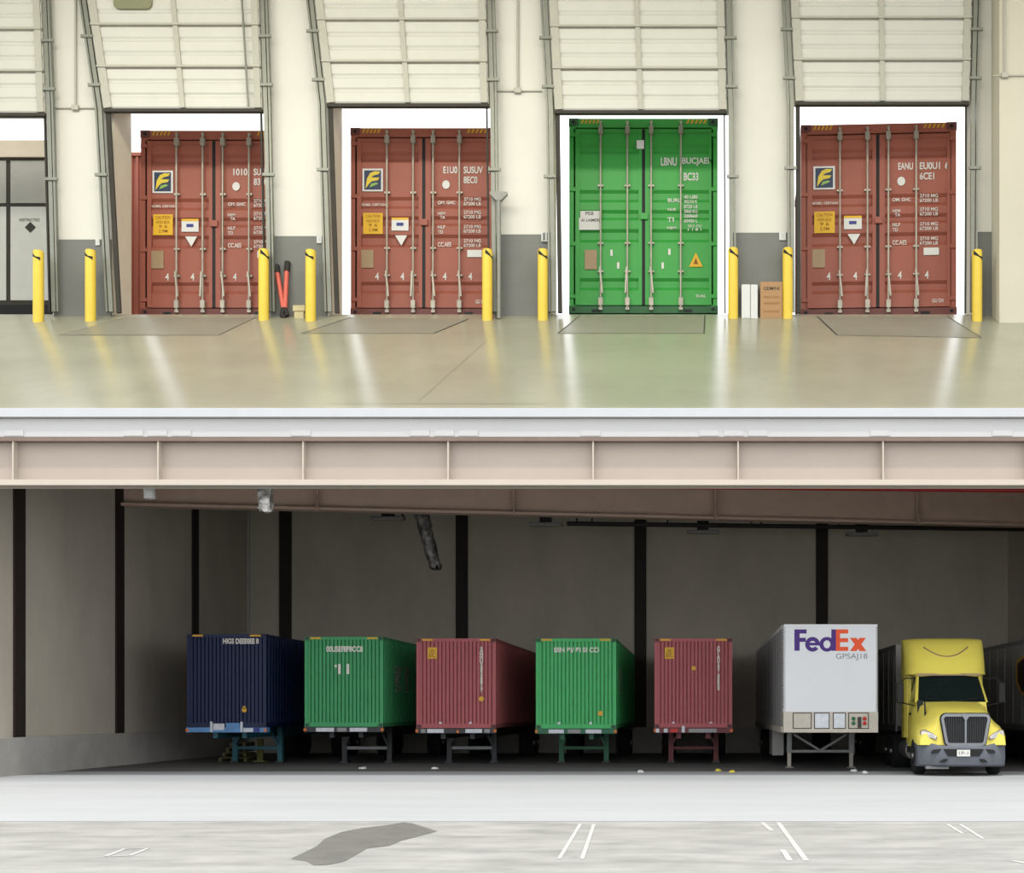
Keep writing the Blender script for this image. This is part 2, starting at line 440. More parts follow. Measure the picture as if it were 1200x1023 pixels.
def door_container(px0, px1, top, bot, D, body, dark, label, bars, txt, red=True, L=6.06, rz=0):
    W0 = 2.438; s = (px1 - px0) * D / F / W0; H = (bot - top) * D / F / s; W = W0
    root = thing('shipping_container', (X((px0 + px1) / 2, D), D, Z(bot, D)), label, 'shipping container', 'containers in the upper bay doors', rz=rz, s=s)
    shell(root, W, H, L, body, dark, False)
    f = lambda u, v: (-W / 2 + u * W, H - v * H)                 # fractions of the door end, from its top left
    hd = B(-W / 2 + .1, W / 2 - .1, -.008, .12, H - .15, H - .004).build('header', body, root)
    sl = B(-W / 2 + .1, W / 2 - .1, -.008, .12, .0, .115).build('sill', dark, root)
    hz0 = .075; hazard(root, hd, -W / 2 + .19, -W / 2 + .5, H - .085, H - .02, -.009, 5)
    hazard(root, hd, W / 2 - .52, W / 2 - .17, H - .085, H - .02, -.009, 5)
    for sx in (-.32, .3):
        B(sx * W - .07, sx * W + .07, -.012, 0, .012, .06).build('fork_pocket', 'black', sl)
    zt, zb = H - .17, .135
    gro = [(.125, .182), (.365, .43), (.468, .522), (.566, .636), (.818, .882)]
    mid = .002 if not red else -.012
    doors = []
    for k in (0, 1):
        a, b = (-W / 2 + .075, mid - .014) if k == 0 else (mid + .014, W / 2 - .075)
        pr = [(zt, 0)]
        for v0, v1 in gro:
            z0, z1 = H - v0 * H, H - v1 * H
            pr += [(z0, 0), (z0 - .045, .042), (z1 + .06, .042), (z1, 0)]
        pr.append((zb, 0))
        la, lb = a + .10, b - .07
        mb = MB().loft([[(la, .012 + d, z) for z, d in pr], [(lb, .012 + d, z) for z, d in pr]])
        mb.box(a, la, .0, .07, zb, zt).box(lb, b, .0, .07, zb, zt)
        mb.box(a, b, .004, .07, zt - .06, zt).box(a, b, .004, .07, zb, zb + .06)
        d = mb.build('door', body, root); doors.append(d)
        MB().box(b - .012 if k == 0 else a - .012, b + .016 if k == 0 else a + .012, -.004, .05, zb, zt).build('gasket', 'black', d)
        ex = -W / 2 + .055 if k == 0 else W / 2 - .055
        for v in (.085, .365, .645, .915):
            z = H - v * H
            B(ex - .05, ex + .05, -.022, .03, z - .03, z + .03).build('hinge', body, d)
        for q in bars[2 * k:2 * k + 2]:
            x = -W / 2 + q * W
            mb = MB().cyl((x, -.055, .07), (x, -.055, H - .075), .0155, 10)
            for z in (.16, H - .225):                             # cams with their keepers
                mb.box(x - .035, x + .035, -.075, .0, z - .05, z + .075)
            mb.box(x - .03, x + .03, -.06, .0, .04, .085).box(x - .022, x + .022, -.06, 0, H - .1, H - .06)
            for v in (.35, .645, .79):
                z = H - v * H; mb.box(x - .045, x + .045, -.045, .012, z - .012, z + .018)
            mb.build('locking_bar', 'galv', d)
            hx = x + (.03 if q != bars[1] else -.03)
            if q in bars[:3] or red:
                mb = MB().bar((x - .01, -.08, H - .77 * H), (hx, -.08, H - .905 * H), .028, .022)
                mb.build('lock_handle', 'galv', d)
    z = H - .505 * H
    B(mid - .05, mid + .07, -.04, .0, z - .05, z + .05).build('seal_guard', body, root)
    yd_ = .006
    def lab(x0, y0, x1, y1, m, par, name='label_plate', y=yd_, t=.006):
        a, b = f(x0, y1), f(x1, y0); return B(a[0], b[0], y - t, y, a[1], b[1]).build(name, m, par)
    def wr(sx, x0, y0, x1, y1, par, m='lettering', y=0.0, bold=.014):
        a, b = f(x0, y1), f(x1, y0); return text(sx, par, m, a[0], b[0], a[1], b[1], y, bold=bold)
    Lf, Rt = doors
    for item in txt: wr(item[0], *item[1:5], Rt, bold=.022)
    if red:
        p = lab(.08, .217, .219, .338, 'label_white', root, 'emblem_plate', 0)
        a, b = f(.093, .329), f(.206, .227)
        B(a[0], b[0], -.012, -.006, a[1], b[1]).build('emblem_field', 'navy', p)
        w, h = b[0] - a[0], b[1] - a[1]
        sh = lambda pts: [(a[0] + u * w, a[1] + v * h) for u, v in pts]
        poly('emblem_sweep', 'logo_yellow', p, sh([(.08, .05), (.16, .55), (.35, .85), (.62, .95), (.95, .93), (.86, .80), (.55, .72), (.42, .62), (.9, .62), (.82, .48), (.45, .42), (.3, .3)]), -.013)
        poly('emblem_leaf', 'logo_green', p, sh([(.3, .1), (.42, .3), (.72, .36), (.85, .3), (.6, .2)]), -.013)
        yl = lab(.085, .453, .218, .565, 'label_yellow', root, 'warning_label', 0)
        for j, (q, t0) in enumerate((('CAUTION', .462), ('HIGH BOX', .487), ('9 6', .51), ('2.9M', .535))):
            wd = (.05, .045, .03, .03)[j]
            aa, bb = f(.152 - wd, t0 + .017), f(.152 + wd, t0); text(q, yl, 'label_ink', aa[0], bb[0], aa[1], bb[1], -.0075)
        wl_ = lab(.277, .478, .392, .547, 'label_white', root, 'data_label', 0)
        lab(.277, .478, .392, .49, 'label_yellow', wl_, 'label_stripe', -.007, .002)
        lab(.31, .505, .358, .522, 'ink_blue', wl_, 'label_mark', -.007, .002)
        a, b = f(.30, .572), f(.382, .572); cpt = f(.343, .627)
        poly('triangle_label', 'label_white', root, [a, b, cpt], 0)
        lab(.072, .65, .155, .745, 'plate_tan', root, 'data_plate', 0)
        lab(.79, .65, .888, .688, 'label_white', root, 'data_label', 0)
        wr('NOBEL CERTAIN', .068, .402, .237, .415, Lf)
        for u in (.178, .35, .637, .81): wr('4', u - .013, .77, u + .013, .81, Lf if u < .5 else Rt)
        c = f(.646, .302); poly('round_sticker', 'label_white', root, disc_pts(c[0], c[1], .062, .07), -.001)
        for i_, (q, u0, v0, u1, v1) in enumerate((('OM. GHC', .59, .388, .708, .406), ('NEM', .59, .448, .64, .462), ('TA', .605, .468, .64, .484), ('NLP', .59, .518, .64, .536), ('TD', .59, .545, .625, .562), ('CC.AES', .59, .608, .68, .632))):
            wr(q, u0, v0, u1, v1, Rt)
        for v in (.37, .44, .516, .592):
            wr('2710 MG', .765, v, .882, v + .018, Rt); wr('67200 LB', .765, v + .024, .882, v + .042, Rt)
        wr('GU DX', .845, .915, .92, .935, Rt)
    else:
        p = lab(.075, .475, .218, .51, 'label_white', root, 'data_label', 0); lab(.066, .51, .218, .572, 'label_white', root, 'data_label', 0)
        wr('PEB', .11, .48, .165, .497, root, 'ink_dark', -.0075); wr('AI LAIMERE', .08, .515, .214, .53, root, 'ink_dark', -.0075)
        lab(.105, .675, .187, .775, 'plate_tan', root, 'data_plate', 0)
        a, b, c = f(.808, .762), f(.90, .762), f(.853, .688)
        t_ = poly('triangle_label', 'label_yellow', root, [a, b, c], 0)
        a, b, c = f(.838, .748), f(.868, .748), f(.853, .715); poly('label_mark', 'label_ink', t_, [a, b, c], -.006, .002)
        a, b = f(.455, .158), f(.505, .115); B(a[0], b[0], -.03, 0, a[1], b[1]).build('hang_tag', 'label_white', root)
        for (q, u0, v0, u1, v1) in (('BURU', .665, .41, .755, .43), ('NUR', .665, .46, .72, .474), ('TI', .66, .508, .705, .53), ('NEM', .66, .555, .72, .568)): wr(q, u0, v0, u1, v1, Rt)
        for i in range(6):
            v = .394 + i * .0245; wr(('40 LIBS', '95210 K', '8720 LB', '3860 KG', '28860', '60450 L')[i], .773, v, .865, v + .017, Rt)
        wr('33.2 CU', .80, .545, .89, .558, Rt); wr('1 1 8 1', .80, .563, .89, .576, Rt)
        for u, v in ((.285, .69), (.33, .755), (.675, .685), (.63, .755)): wr('1', u - .008, v - .016, u + .008, v + .016, Lf if u < .5 else Rt)
        wr('EUAL', .855, .905, .92, .918, Rt)
    return root
RB = [.25, .427, .562, .74]
DC = DY + .06
def rtxt(a, b, c, d): return [(a, .627, .205, .722, .242), (b, .765, .205, .895, .242), (c, .928, .205, .952, .242), (d, .765, .258, .858, .295)]
door_container(165, 338, 153, 370, DC, 'red_box', 'red_dark', 'rust red container partly hidden by the wall on its right, in the second bay', RB, rtxt('1010', 'SUSUV', '8', '8310'), L=2.99)
door_container(411, 584, 150, 370, DC, 'red_box', 'red_dark', 'rust red container in the bay directly left of the green one', RB, rtxt('E1U0', 'SUSUV', '8', '8EC0'))
door_container(667, 841, 139, 367, DC, 'green_box', 'green_dark', 'bright green container with closed doors in the middle upper bay', [.213, .393, .553, .752],
               [('LBNU', .618, .2, .725, .242), ('BUCJAEN', .76, .2, .97, .242), ('BC33', .772, .278, .87, .318)], False)
door_container(939, 1120, 145, 370, DC, 'red_box', 'red_dark', 'rust red container in the rightmost upper bay', RB, rtxt('EANU', 'EU0U1', '6', '6CE1'), rz=-R(2.6), L=2.99)

# another container standing further out, seen past the second bay's left jamb
def plain_container(name, x0, x1, y0, H, body, dark, label, L=5):
    W = x1 - x0
    s = W / 2.438
    root = thing(name, ((x0 + x1) / 2, y0, ZY), label, 'shipping container', s=s)
    shell(root, 2.438, H / s, L / s, body, dark, True)
    pr = corr(-1.1, 1.1, 14, .05)
    MB().loft([[(u, .02 + d, .13) for u, d in pr], [(u, .02 + d, H / s - .09) for u, d in pr]]).build('end_wall', body, root)
    B(-1.12, 1.12, 0, .09, H / s - .1, H / s - .005).build('header', body, root)
    B(-1.12, 1.12, 0, .09, .01, .14).build('sill', body, root)
    return root
plain_container('shipping_container', X(147, 51.5), X(147, 51.5) + 3.6, 51.5, Z(178, 51.5) - ZY, 'red_box', 'red_dark',
                'faded red container standing outside, behind the partly hidden rust red one')

# grey trailer rear in the leftmost bay
xa, xb = X(-80, 46), X(66, 46)
tr = thing('box_trailer', ((xa + xb) / 2, 46, ZY), 'pale grey panelled trailer backed into the leftmost upper bay', 'trailer')
W = xb - xa; H = Z(165, 46) - ZY
B(-W / 2, W / 2, .12, 9, .9, H).build('body', 'trailer_grey', tr)
B(-W / 2, W / 2, -.02, .3, Z(184, 46) - ZY, H + .02).build('header', 'jamb', tr)
zz = [1.0, Z(240, 46) - ZY, Z(186, 46) - ZY]
xs = [-W / 2 + .05, X(9, 46) - tr.location.x, W / 2 - .05]
for i in range(2):
    for j in range(2):
        if j == 1: p = B(xs[i] + .08, xs[i + 1] - .08, .04, .14, zz[j] + .08, zz[j + 1] - .05).build('door_panel', 'box_grey_dark', tr)
        else: p = B(xs[i] + .08, xs[i + 1] - .08, .04, .14, zz[j] + .08, zz[j + 1] - .05).build('door_panel', 'box_grey', tr)
B(-W / 2, W / 2, .06, .13, .9, Z(184, 46) - ZY).build('door_frame', 'seal', tr)
c = P(35, 266, 46); w = .2
poly('placard', 'ink_dark', tr, [(c.x - tr.location.x - w, c.z - ZY), (c.x - tr.location.x, c.z - ZY - w), (c.x - tr.location.x + w, c.z - ZY), (c.x - tr.location.x, c.z - ZY + w)], .035)
a, b = P(22, 259, 46), P(46, 255.5, 46)
text('RESTRICTED', tr, 'ink_dark', a.x - tr.location.x, b.x - tr.location.x, a.z - ZY, b.z - ZY, .035)
B(xs[0] + 4.0, xs[2] - .2, .02, .06, Z(177, 46) - ZY - .03, Z(177, 46) - ZY + .03).build('header_bar', 'track', tr)
B(-W / 2 + .1, W / 2 - .1, .0, .3, .35, .9).build('bumper', 'black', tr)
for sx in (-1, 1): MB().lathe([(.3, -.3), (.62, -.28), (.65, 0), (.62, .28), (.3, .3)], (sx * (W / 2 - .5), 1.6, .65), 'x').build('wheel', 'rubber', tr, smooth=True)

# ------------------------------------------------------------------ bollards and loose items on the upper floor
BL = [(45, 379, 295, 'yellow bollard in front of the grey trailer bay'), (106, 378, 294, 'yellow bollard in front of the leftmost white pillar'),
      (309, 377, 293, 'yellow bollard left of the red-handled cutter'), (364, 378, 292, 'yellow bollard right of the beige carton'),
      (571, 377, 291, 'yellow bollard left of the grey pole, before a red container'), (636, 377, 289, 'yellow bollard at the left side of the green container bay'),
      (859, 375, 288, 'yellow bollard left of the white box'), (923, 375, 288, 'yellow bollard right of the cardboard carton'),
      (1145, 378, 288, 'yellow bollard right of the last red container, rightmost of the row')]
bz = thing('bollard', (0, 0, 0), 'x', 'bollard', 'yellow bollards along the bay doors')
HB = 83 * 41.3 / F
MB().lathe([(.165, -.12), (.165, HB - .05), (.15, HB - .01), (.1, HB + .012), (.0001, HB + .02)], (0, 0, 0), seg=28).build('post', 'bollard', bz, smooth=True)
rg = []
for zz_ in (0, 1):
    rg.append([(.168 * math.sin(t), -.168 * math.cos(t), HB - .36 + .18 * (i / 10) + zz_ * (.05 + .16 * abs(i / 10 - .4))) for i, t in enumerate([R(60 - 12 * i) for i in range(11)])])
MB().loft(rg).build('scuff_mark', 'black', bz)
for i, (px, py, tp, lb) in enumerate(BL):
    o = bz if i == 0 else copy_tree(bz)
    o.location = ramp_at(px, py - 2.5); o['label'] = lb
    o.rotation_euler = (0, 0, R((-14, -12, 40, -10, 46, 10, 18, 2, 5)[i]))

def on_wall(px, py, off=.06): return P(px, py, DW - off)
# red-handled bolt cutter leaning on the wainscot
bc = thing('bolt_cutter', on_wall(334, 372, .3), 'large cutter with two red handles leaning on the grey wall band', 'bolt cutter')
o_ = bc.location
def rel(px, py, off): return P(px, py, DW - off) - o_
for a in (((325, 320), (332, 361)), ((336, 318), (334, 361))):
    MB().tube([rel(a[0][0], a[0][1], .15), rel(a[1][0], a[1][1], .3)], .075, 12).build('handle', 'tool_red', bc, smooth=True)
MB().tube([rel(332, 361, .3), rel(330, 370, .33), rel(334, 372.5, .33)], .075).tube([rel(334, 361, .3), rel(337, 370, .33)], .07).build('jaw', 'dark', bc)
MB().tube([rel(325, 320, .15), rel(324, 311, .1)], .1).build('grip', 'dark', bc); MB().tube([rel(336, 318, .15), rel(337, 307, .1)], .1).build('grip', 'dark', bc)
for nm, x0, x1, y0, y1, m, lb in (('carton', 343, 357, 358.5, 374, 'beige_box', 'small beige carton on the floor beside the red-handled cutter'),
                                  ('white_box', 869, 888, 334, 374, 'white_box', 'tall white box standing against the grey wall band'),
                                  ('cardboard_box', 891, 917, 331, 374, 'carton', 'tall brown cardboard carton with dark printing on its front')):
    b0 = ramp_at((x0 + x1) / 2, y1 - 1)
    w = (x1 - x0) * b0.y / F; h = (y1 - y0) * b0.y / F
    dp = DW - .05 - b0.y
    r_ = thing(nm, (b0.x, b0.y, b0.z), lb, 'box')
    zb = SL * dp * .9
    if nm == 'white_box':
        B(-w / 2, 0.02, 0, dp, 0, h).build('left_half', m, r_, bevel=.02); B(.03, w / 2, .02, dp, 0, h).build('right_half', m, r_, bevel=.02)
        B(-w / 2, w / 2, .02, dp, -.2, .02).build('base', m, r_)
    elif nm == 'carton':
        B(-w / 2, w / 2, 0, dp, h * .55, h).build('upper_tray', m, r_, bevel=.01); B(-w / 2 + .04, w / 2 - .04, .02, dp, .0, h * .53).build('lower_tray', m, r_, bevel=.01)
    else:
        bx = B(-w / 2, w / 2, 0, dp, 0, h).build('body', m, r_, bevel=.015)
        B(-.03, .03, .0, dp, h, h + .006).build('tape', 'plate_tan', r_)
        text('GEMINI', r_, 'ink_dark', -w * .36, w * .36, h * .77, h * .86, -.004)
        for q in (.55, .38, .16): text('FRAGILE GOODS', r_, 'label_ink', -w * .34, w * .34, h * q, h * q + .07, -.004, bold=0)
# grey pole with a T head against the wall
pl = thing('squeegee_pole', ramp_at(584.5, 373.5), 'tall grey pole with a T shaped head leaning at the wall beside a bollard', 'pole')
hh = (371 - 228) * 42 / F
MB().cyl((0, 0, 0), (0, .0, hh), .075, 12).build('shaft', 'galv_pole', pl, smooth=True)
MB().prism([(-.08, hh - .15), (.08, hh - .15), (.28, hh + .05), (.28, hh + .13), (-.28, hh + .13), (-.28, hh + .05)], 'y', -.08, .08).build('head', 'galv_pole', pl)

# switch plates and small boxes on the pillars
for px, py, w, h, m, lb in ((115, 284, 5, 8, 'white_box', 'small white plate on the leftmost pillar'), (374.5, 281, 6, 9, 'white_box', 'small white plate above the red-handled cutter pillar'),
                            (917, 277, 8, 10, 'white_box', 'small white plate above the cardboard carton')):
    c = on_wall(px, py, .03); k = DW / F
    r_ = thing('wall_plate', c, lb, 'wall plate', 'white plates on the pillars')
    B(-w * k / 2, w * k / 2, -.05, .0, -h * k / 2, h * k / 2).build('cover', m, r_, bevel=.01)
    B(-w * k / 6, w * k / 6, -.06, -.05, -h * k / 6, h * k / 6).build('switch', 'door_panel', r_)
c = on_wall(640, 279, .03)
r_ = thing('door_control', c, 'white control box with two dark buttons beside the green container bay', 'control box')
B(-.15, .15, -.09, 0, -.14, .16).build('case', 'white_box', r_, bevel=.01)
for q in (-.06, .07): B(q - .035, q + .035, -.11, -.09, -.1, .14).build('button', 'wainscot', r_)
for px, py, lb in ((89, 127, 'grey junction box with vertical conduit on the leftmost pillar'), (607, 107, 'grey junction box with conduit on the pillar left of the green container'),
                   (1177, 89, 'grey junction box with conduit at the right end of the wall')):
    Dj = DW if px < 1100 else DW - 1.1
    c = P(px, py, Dj - .03); k = Dj / F
    r_ = thing('junction_box', c, lb, 'junction box', 'junction boxes on the dock wall')
    B(-4 * k, 4 * k, -.1, .02, -3 * k, 3 * k).build('case', 'strut', r_, bevel=.015)
    MB().cyl((0, -.03, .05), (0, -.03, 6), .035, 8).build('conduit', 'strut', r_)
    wl0 = (-28, -30, -26)[0]
    lo, hi = ((-24, 28), (-26, 28), (-14, 40))[(89, 607, 1177).index(px)]
    MB().cyl((lo * k, -.02, 0), (hi * k, -.02, 0), .022, 6).build('side_conduit', 'strut', r_)

# dock levellers let into the floor
def floor_quad(mb, pts, lift=.008):
    vs = [ramp_at(*p) for p in pts]
    mb.face([v + Vector((0, -SL * lift, lift)) for v in vs])
LV = [((150, 372), (300, 372), (256, 393), (70, 393)), ((412, 372), (549, 374), (508, 391), (354, 391)),
      ((680, 370), (826, 370), (825, 391), (654, 391)), ((958, 371), (1110, 371), (1150, 396), (981, 393))]
LN = ['dock leveller plate before the partly hidden red container', 'dock leveller plate with dark edges before the red container left of green', 'dock leveller plate before the green container',
      'dock leveller plate before the rightmost red container']
def groove(mb, p, q, w=1.2):
    a, b = ramp_at(*p), ramp_at(*q); d = (b - a).normalized(); n = Vector((0, -SL, 1)).normalized(); s = d.cross(n) * (w * .028 / 2)
    for z, in ((.012,),):
        mb.face([a + s + n * z, a - s + n * z, b - s + n * z, b + s + n * z])
for i, (q, lb) in enumerate(zip(LV, LN)):
    r_ = thing('dock_leveller', (0, 0, 0), lb, 'dock leveller', 'dock levellers in the upper floor')
    mb = MB(); floor_quad(mb, q); mb.build('plate', 'leveller', r_)
    for (a, b) in (((q[3], q[0]), 1.6 if i else .5), ((q[2], q[1]), 1.4 if i else .4)):
        mb = MB(); groove(mb, a[0], a[1], b); mb.build('edge_gap', 'seal', r_)

jt = MB(); groove(jt, (384, 473.5), (640, 473.5), .5); groove(jt, (488, 473), (572, 398), .22)
struct(jt, 'trim_joint', 'seal', 'thin dark sawn joints in the polished upper floor', 'trim')

# ------------------------------------------------------------------ deck edge: cap, fascia, girder
gx0, gx1 = XL, XR
zc = [Z(q, DE) for q in (479.5, 490, 512, 516, 563, 568.5)]
struct(MB().box(gx0, gx1, DE - .12, DE + .3, zc[1], zc[0]).box(gx0, gx1, DE - .16, DE - .12, zc[1], zc[0] - .04), 'trim_cap', 'cap', 'white metal cap along the upper deck edge', 'trim')
struct(B(gx0, gx1, DE - .02, DE + .3, zc[2], zc[1] - .02), 'trim_fascia', 'fascia', 'pale fascia band under the deck edge cap', 'trim')
for px in (17, 157, 185, 213, 353, 492, 521, 549, 692, 831, 860, 888, 1031, 1174):
    q = X(px, DE); o = B(q - .24, q + .24, DE - .04, DE - .01, zc[2] + .02, zc[2] + .15).build('trim_clip', 'fascia')
    tag(o, 'small white joint plate on the pale fascia band', 'joint plate', 'joint plates on the fascia', 'structure')
g = thing('beam_front', (0, 0, 0), 'beige steel plate girder with stiffeners under the deck edge', 'girder', kind='structure')
B(gx0, gx1, DE + .22, DE + .27, zc[5], zc[2]).build('web', 'girder', g)
B(gx0, gx1, DE - .03, DE + .5, zc[3] - .02, zc[2]).build('top_flange', 'flange_brown', g)
B(gx0, gx1, DE - .03, DE + .5, zc[5], zc[4] + .02).build('bottom_flange', 'girder_edge', g)
k = -3
for px in range(15 - 170 * 2, 1400, 170):
    q = X(px, DE)
    if gx0 < q < gx1: B(q - .018, q + .018, DE + .0, DE + .23, zc[4], zc[3]).build('stiffener', 'girder_edge', g)

# second girder, set back and running at a slight angle
A, Bq = Vector((-18.2, 40.4, 0)), Vector((12.6, 45.15, 0))
ang = math.atan2(Bq.y - A.y, Bq.x - A.x); LB = (Bq - A).length
zb_ = Z(591, 40.4); zt_ = zb_ + 1.75
g2 = thing('beam_rear', (A.x, A.y, 0), 'dark brown girder crossing the lower bay behind the front one', 'girder', rz=ang, kind='structure')
B(0, LB, .2, .25, zb_, zt_).build('web', 'rear_beam', g2)
B(0, LB, .0, .45, zb_ - .03, zb_ + .06).build('bottom_flange', 'rear_beam', g2)
B(0, LB, .0, .45, zt_ - .05, zt_ + .03).build('top_flange', 'rear_beam', g2)
for px in (372, 602, 838, 1075):
    lo, hi = 0, LB
    for _ in range(40):
        mm = (lo + hi) / 2; q = A + (Bq - A) * (mm / LB)
        if q.x / q.y * F + CX < px: lo = mm
        else: hi = mm
    B(lo - .03, lo + .03, .0, .21, zb_, zt_).build('stiffener', 'rear_beam', g2)
    MB().bar((lo, -.02, zb_ + .4), (lo, -.3, zb_ - .12), .05).build('brace', 'rear_beam', g2)

# ------------------------------------------------------------------ lower bay shell
DB = 52.0
WLX = -18.2
struct(B(-90, 90, -30, F * EYE / 131, -.3, 0), 'road', 'street', 'worn grey concrete apron in front of the bay', 'ground')
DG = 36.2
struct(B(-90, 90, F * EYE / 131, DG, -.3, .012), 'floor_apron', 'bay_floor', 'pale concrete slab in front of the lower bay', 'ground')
struct(B(-90, 90, DG, 60, -.3, .012), 'floor_lower', 'grimy_shaded_slab', 'grimy concrete floor inside the lower bay, toned darker to cut bounced light', 'ground')
struct(B(WLX - .6, 13.4, DB, DB + .5, -.1, ZY - .45), 'wall_back', 'cast_wall', 'concrete back wall of the lower bay', 'wall')
struct(B(WLX - .6, 13.4, DB - .35, DB, -.1, 1.05), 'trim_dock', 'kerb', 'low concrete dock base along the back wall', 'trim')
struct(MB().prism([(32.0, -.1), (DB, -.1), (DB, ZY - .5), (D1, Z1 - .5), (32.0, ramp_z(32) - .5)], 'x', WLX - .6, WLX), 'wall_left', 'cast_wall', 'concrete side wall at the left of the lower bay', 'wall')
struct(MB().prism([(32.0, -.1), (32.6, -.1), (32.6, ramp_z(32.6) - .5), (32.0, ramp_z(32) - .5)], 'x', -60, WLX - .6), 'wall_front', 'cast_wall', 'concrete front wall beyond the left end of the lower bay', 'wall')
struct(B(WLX, WLX + .18, 31.9, DB, -.1, 1.02), 'baseboard_left', 'kerb', 'low concrete kerb along the left side wall', 'kerb')
struct(MB().prism([(33.0, -.1), (DB, -.1), (DB, ZY - .5), (D1, Z1 - .5), (33.0, ramp_z(33) - .5)], 'x', 12.7, 13.4), 'wall_right_lower', 'cast_wall', 'concrete side wall at the right of the lower bay', 'wall')
struct(B(12.55, 12.7, 33.0, DB, -.1, .6), 'baseboard_right', 'kerb', 'low kerb along the right side wall', 'kerb')
for px, D in ((22, 34.4), (140, 40.4), (228, 46.5)):
    struct(B(WLX, WLX + .06, D - .27, D + .27, 1.02, ramp_z(min(D, D1) - .3) - .52), 'column', 'column', 'dark steel column set in the left concrete wall', 'column')
for px in (335, 541.5, 750.5, 963):
    q = X(px, DB); struct(B(q - .24, q + .24, DB - .1, DB, 1.05, ZY - .5), 'column', 'column', 'dark steel column on the back wall of the lower bay', 'column')
# light vertical cover strip in the left corner
struct(B(X(290, DB), X(293, DB), DB - .06, DB, 1.05, ZY - .5), 'trim_corner', 'kerb', 'thin pale strip in the left rear corner', 'trim')

# services under the deck
rp = MB().tube([P(520, 562, 34), P(640, 568.8, 34.2), P(900, 570.6, 35), P(1290, 575, 36.5)], .085, 10).build('hanging_sprinkler_pipe', 'red_pipe', smooth=True)
tag(rp, 'red sprinkler pipe running just under the front girder', 'pipe')
co = thing('conduit_run', (0, 0, 0), 'long dark conduit hung across the bay below the rear girder', 'conduit')
pA, pB = P(664, 613.5, 45.5), P(1230, 620.5, 48.0)
MB().cyl(pA, pB, .085, 10).build('pipe', 'dark', co, smooth=True)
for t in (.02, .05, .2, .37, .39, .55, .74, .76, .95):
    q = pA.lerp(pB, t); MB().cyl(q, q + Vector((0, 0, 5.0 if t > .05 else 4.6)), .03, 6).build('hanger', 'dark', co)
for px, py, D, lb in ((455, 607, 45.5, 'flat dock light below the rear girder, left of the foil sleeve'), (640, 614, 45.5, 'flat dock light above the lower bright green container'),
                      (824, 623, 46.5, 'flat dock light above the right-hand maroon container'), (1010, 625.5, 47.5, 'flat dock light above the big white trailer')):
    c = P(px, py, D)
    r_ = thing('hanging_dock_light', c, lb, 'dock light', 'dock lights under the deck')
    B(-.58, .58, -.25, .25, -.06, .03).build('housing', 'steel_grey', r_, bevel=.02)
    B(-.52, .52, -.2, .2, -.075, -.06).build('lens', 'trailer_base', r_)
    MB().box(-.22, .2, -.12, .12, .03, .38).build('ballast', 'black', r_)
    MB().cyl((0, 0, .35), (0, 0, ZY - .45 - c.z if D > 42.6 else 4), .05, 8).build('stem', 'black', r_)
    if px == 455:
        MB().bar((.58, 0, 0), (.3, 0, .45), .06).build('strap', 'black', r_)

def sleeve(name, c, w, h, m, label, lean=0, n=9, flare=0.0, jag=.06):
    r_ = thing(name, c, label, 'pipe wrap')
    rings = []
    for i in range(n):
        t = i / (n - 1); ring = []
        for j in range(16):
            th = 2 * math.pi * j / 16; rr = w / 2 * (1 + flare * t) * (1 + random.uniform(-jag, jag))
            ring.append((lean * t + rr * math.cos(th), rr * math.sin(th) * .8, -h * t + (random.uniform(-jag, jag) * h * .35 if i == n - 1 else 0)))
        rings.append(ring)
    MB().loft(rings, True, True).build('sleeve', m, r_, smooth=True)
    MB().lathe([(w * .3, 0), (w * .3, .5)], (0, 0, -.05), seg=12).build('collar', 'dark', r_)
    return r_
sleeve('hanging_sleeve', P(174.5, 560, 32.4), .29, .52, 'wrap', 'white plastic sleeve hanging under the front girder', .02, jag=.03)
sleeve('hanging_sleeve', P(311, 560, 32.4), .36, .85, 'foil', 'crumpled silver foil sleeve hanging under the front girder', .01, jag=.14, n=12)
sleeve('hanging_sleeve', P(493, 600, 43), .5, 1.85, 'foil_dark', 'long dark torn foil sleeve hanging from the rear girder', .5, n=14, flare=-.2, jag=.16)

# ------------------------------------------------------------------ chassis under the lower containers
def wheel(mbname, root, c, r=.48, w=.28, hub='wheel_steel'):
    prof = [(r * .55, -w / 2), (r * .92, -w / 2), (r, -w / 2 + .05), (r, w / 2 - .05), (r * .92, w / 2), (r * .55, w / 2)]
    o = MB().lathe(prof, c, 'x', 28).build(mbname, 'rubber', root, smooth=True)
    sx = -1 if c[0] < 0 else 1
    MB().lathe([(r * .54, w * .3), (r * .5, w * .46), (r * .22, w * .30), (r * .16, w * .62), (.001, w * .64)] if sx > 0 else
               [(r * .54, -w * .3), (r * .5, -w * .46), (r * .22, -w * .30), (r * .16, -w * .62), (.001, -w * .64)], c, 'x', 24).build('rim', hub, o, smooth=True)
    return o

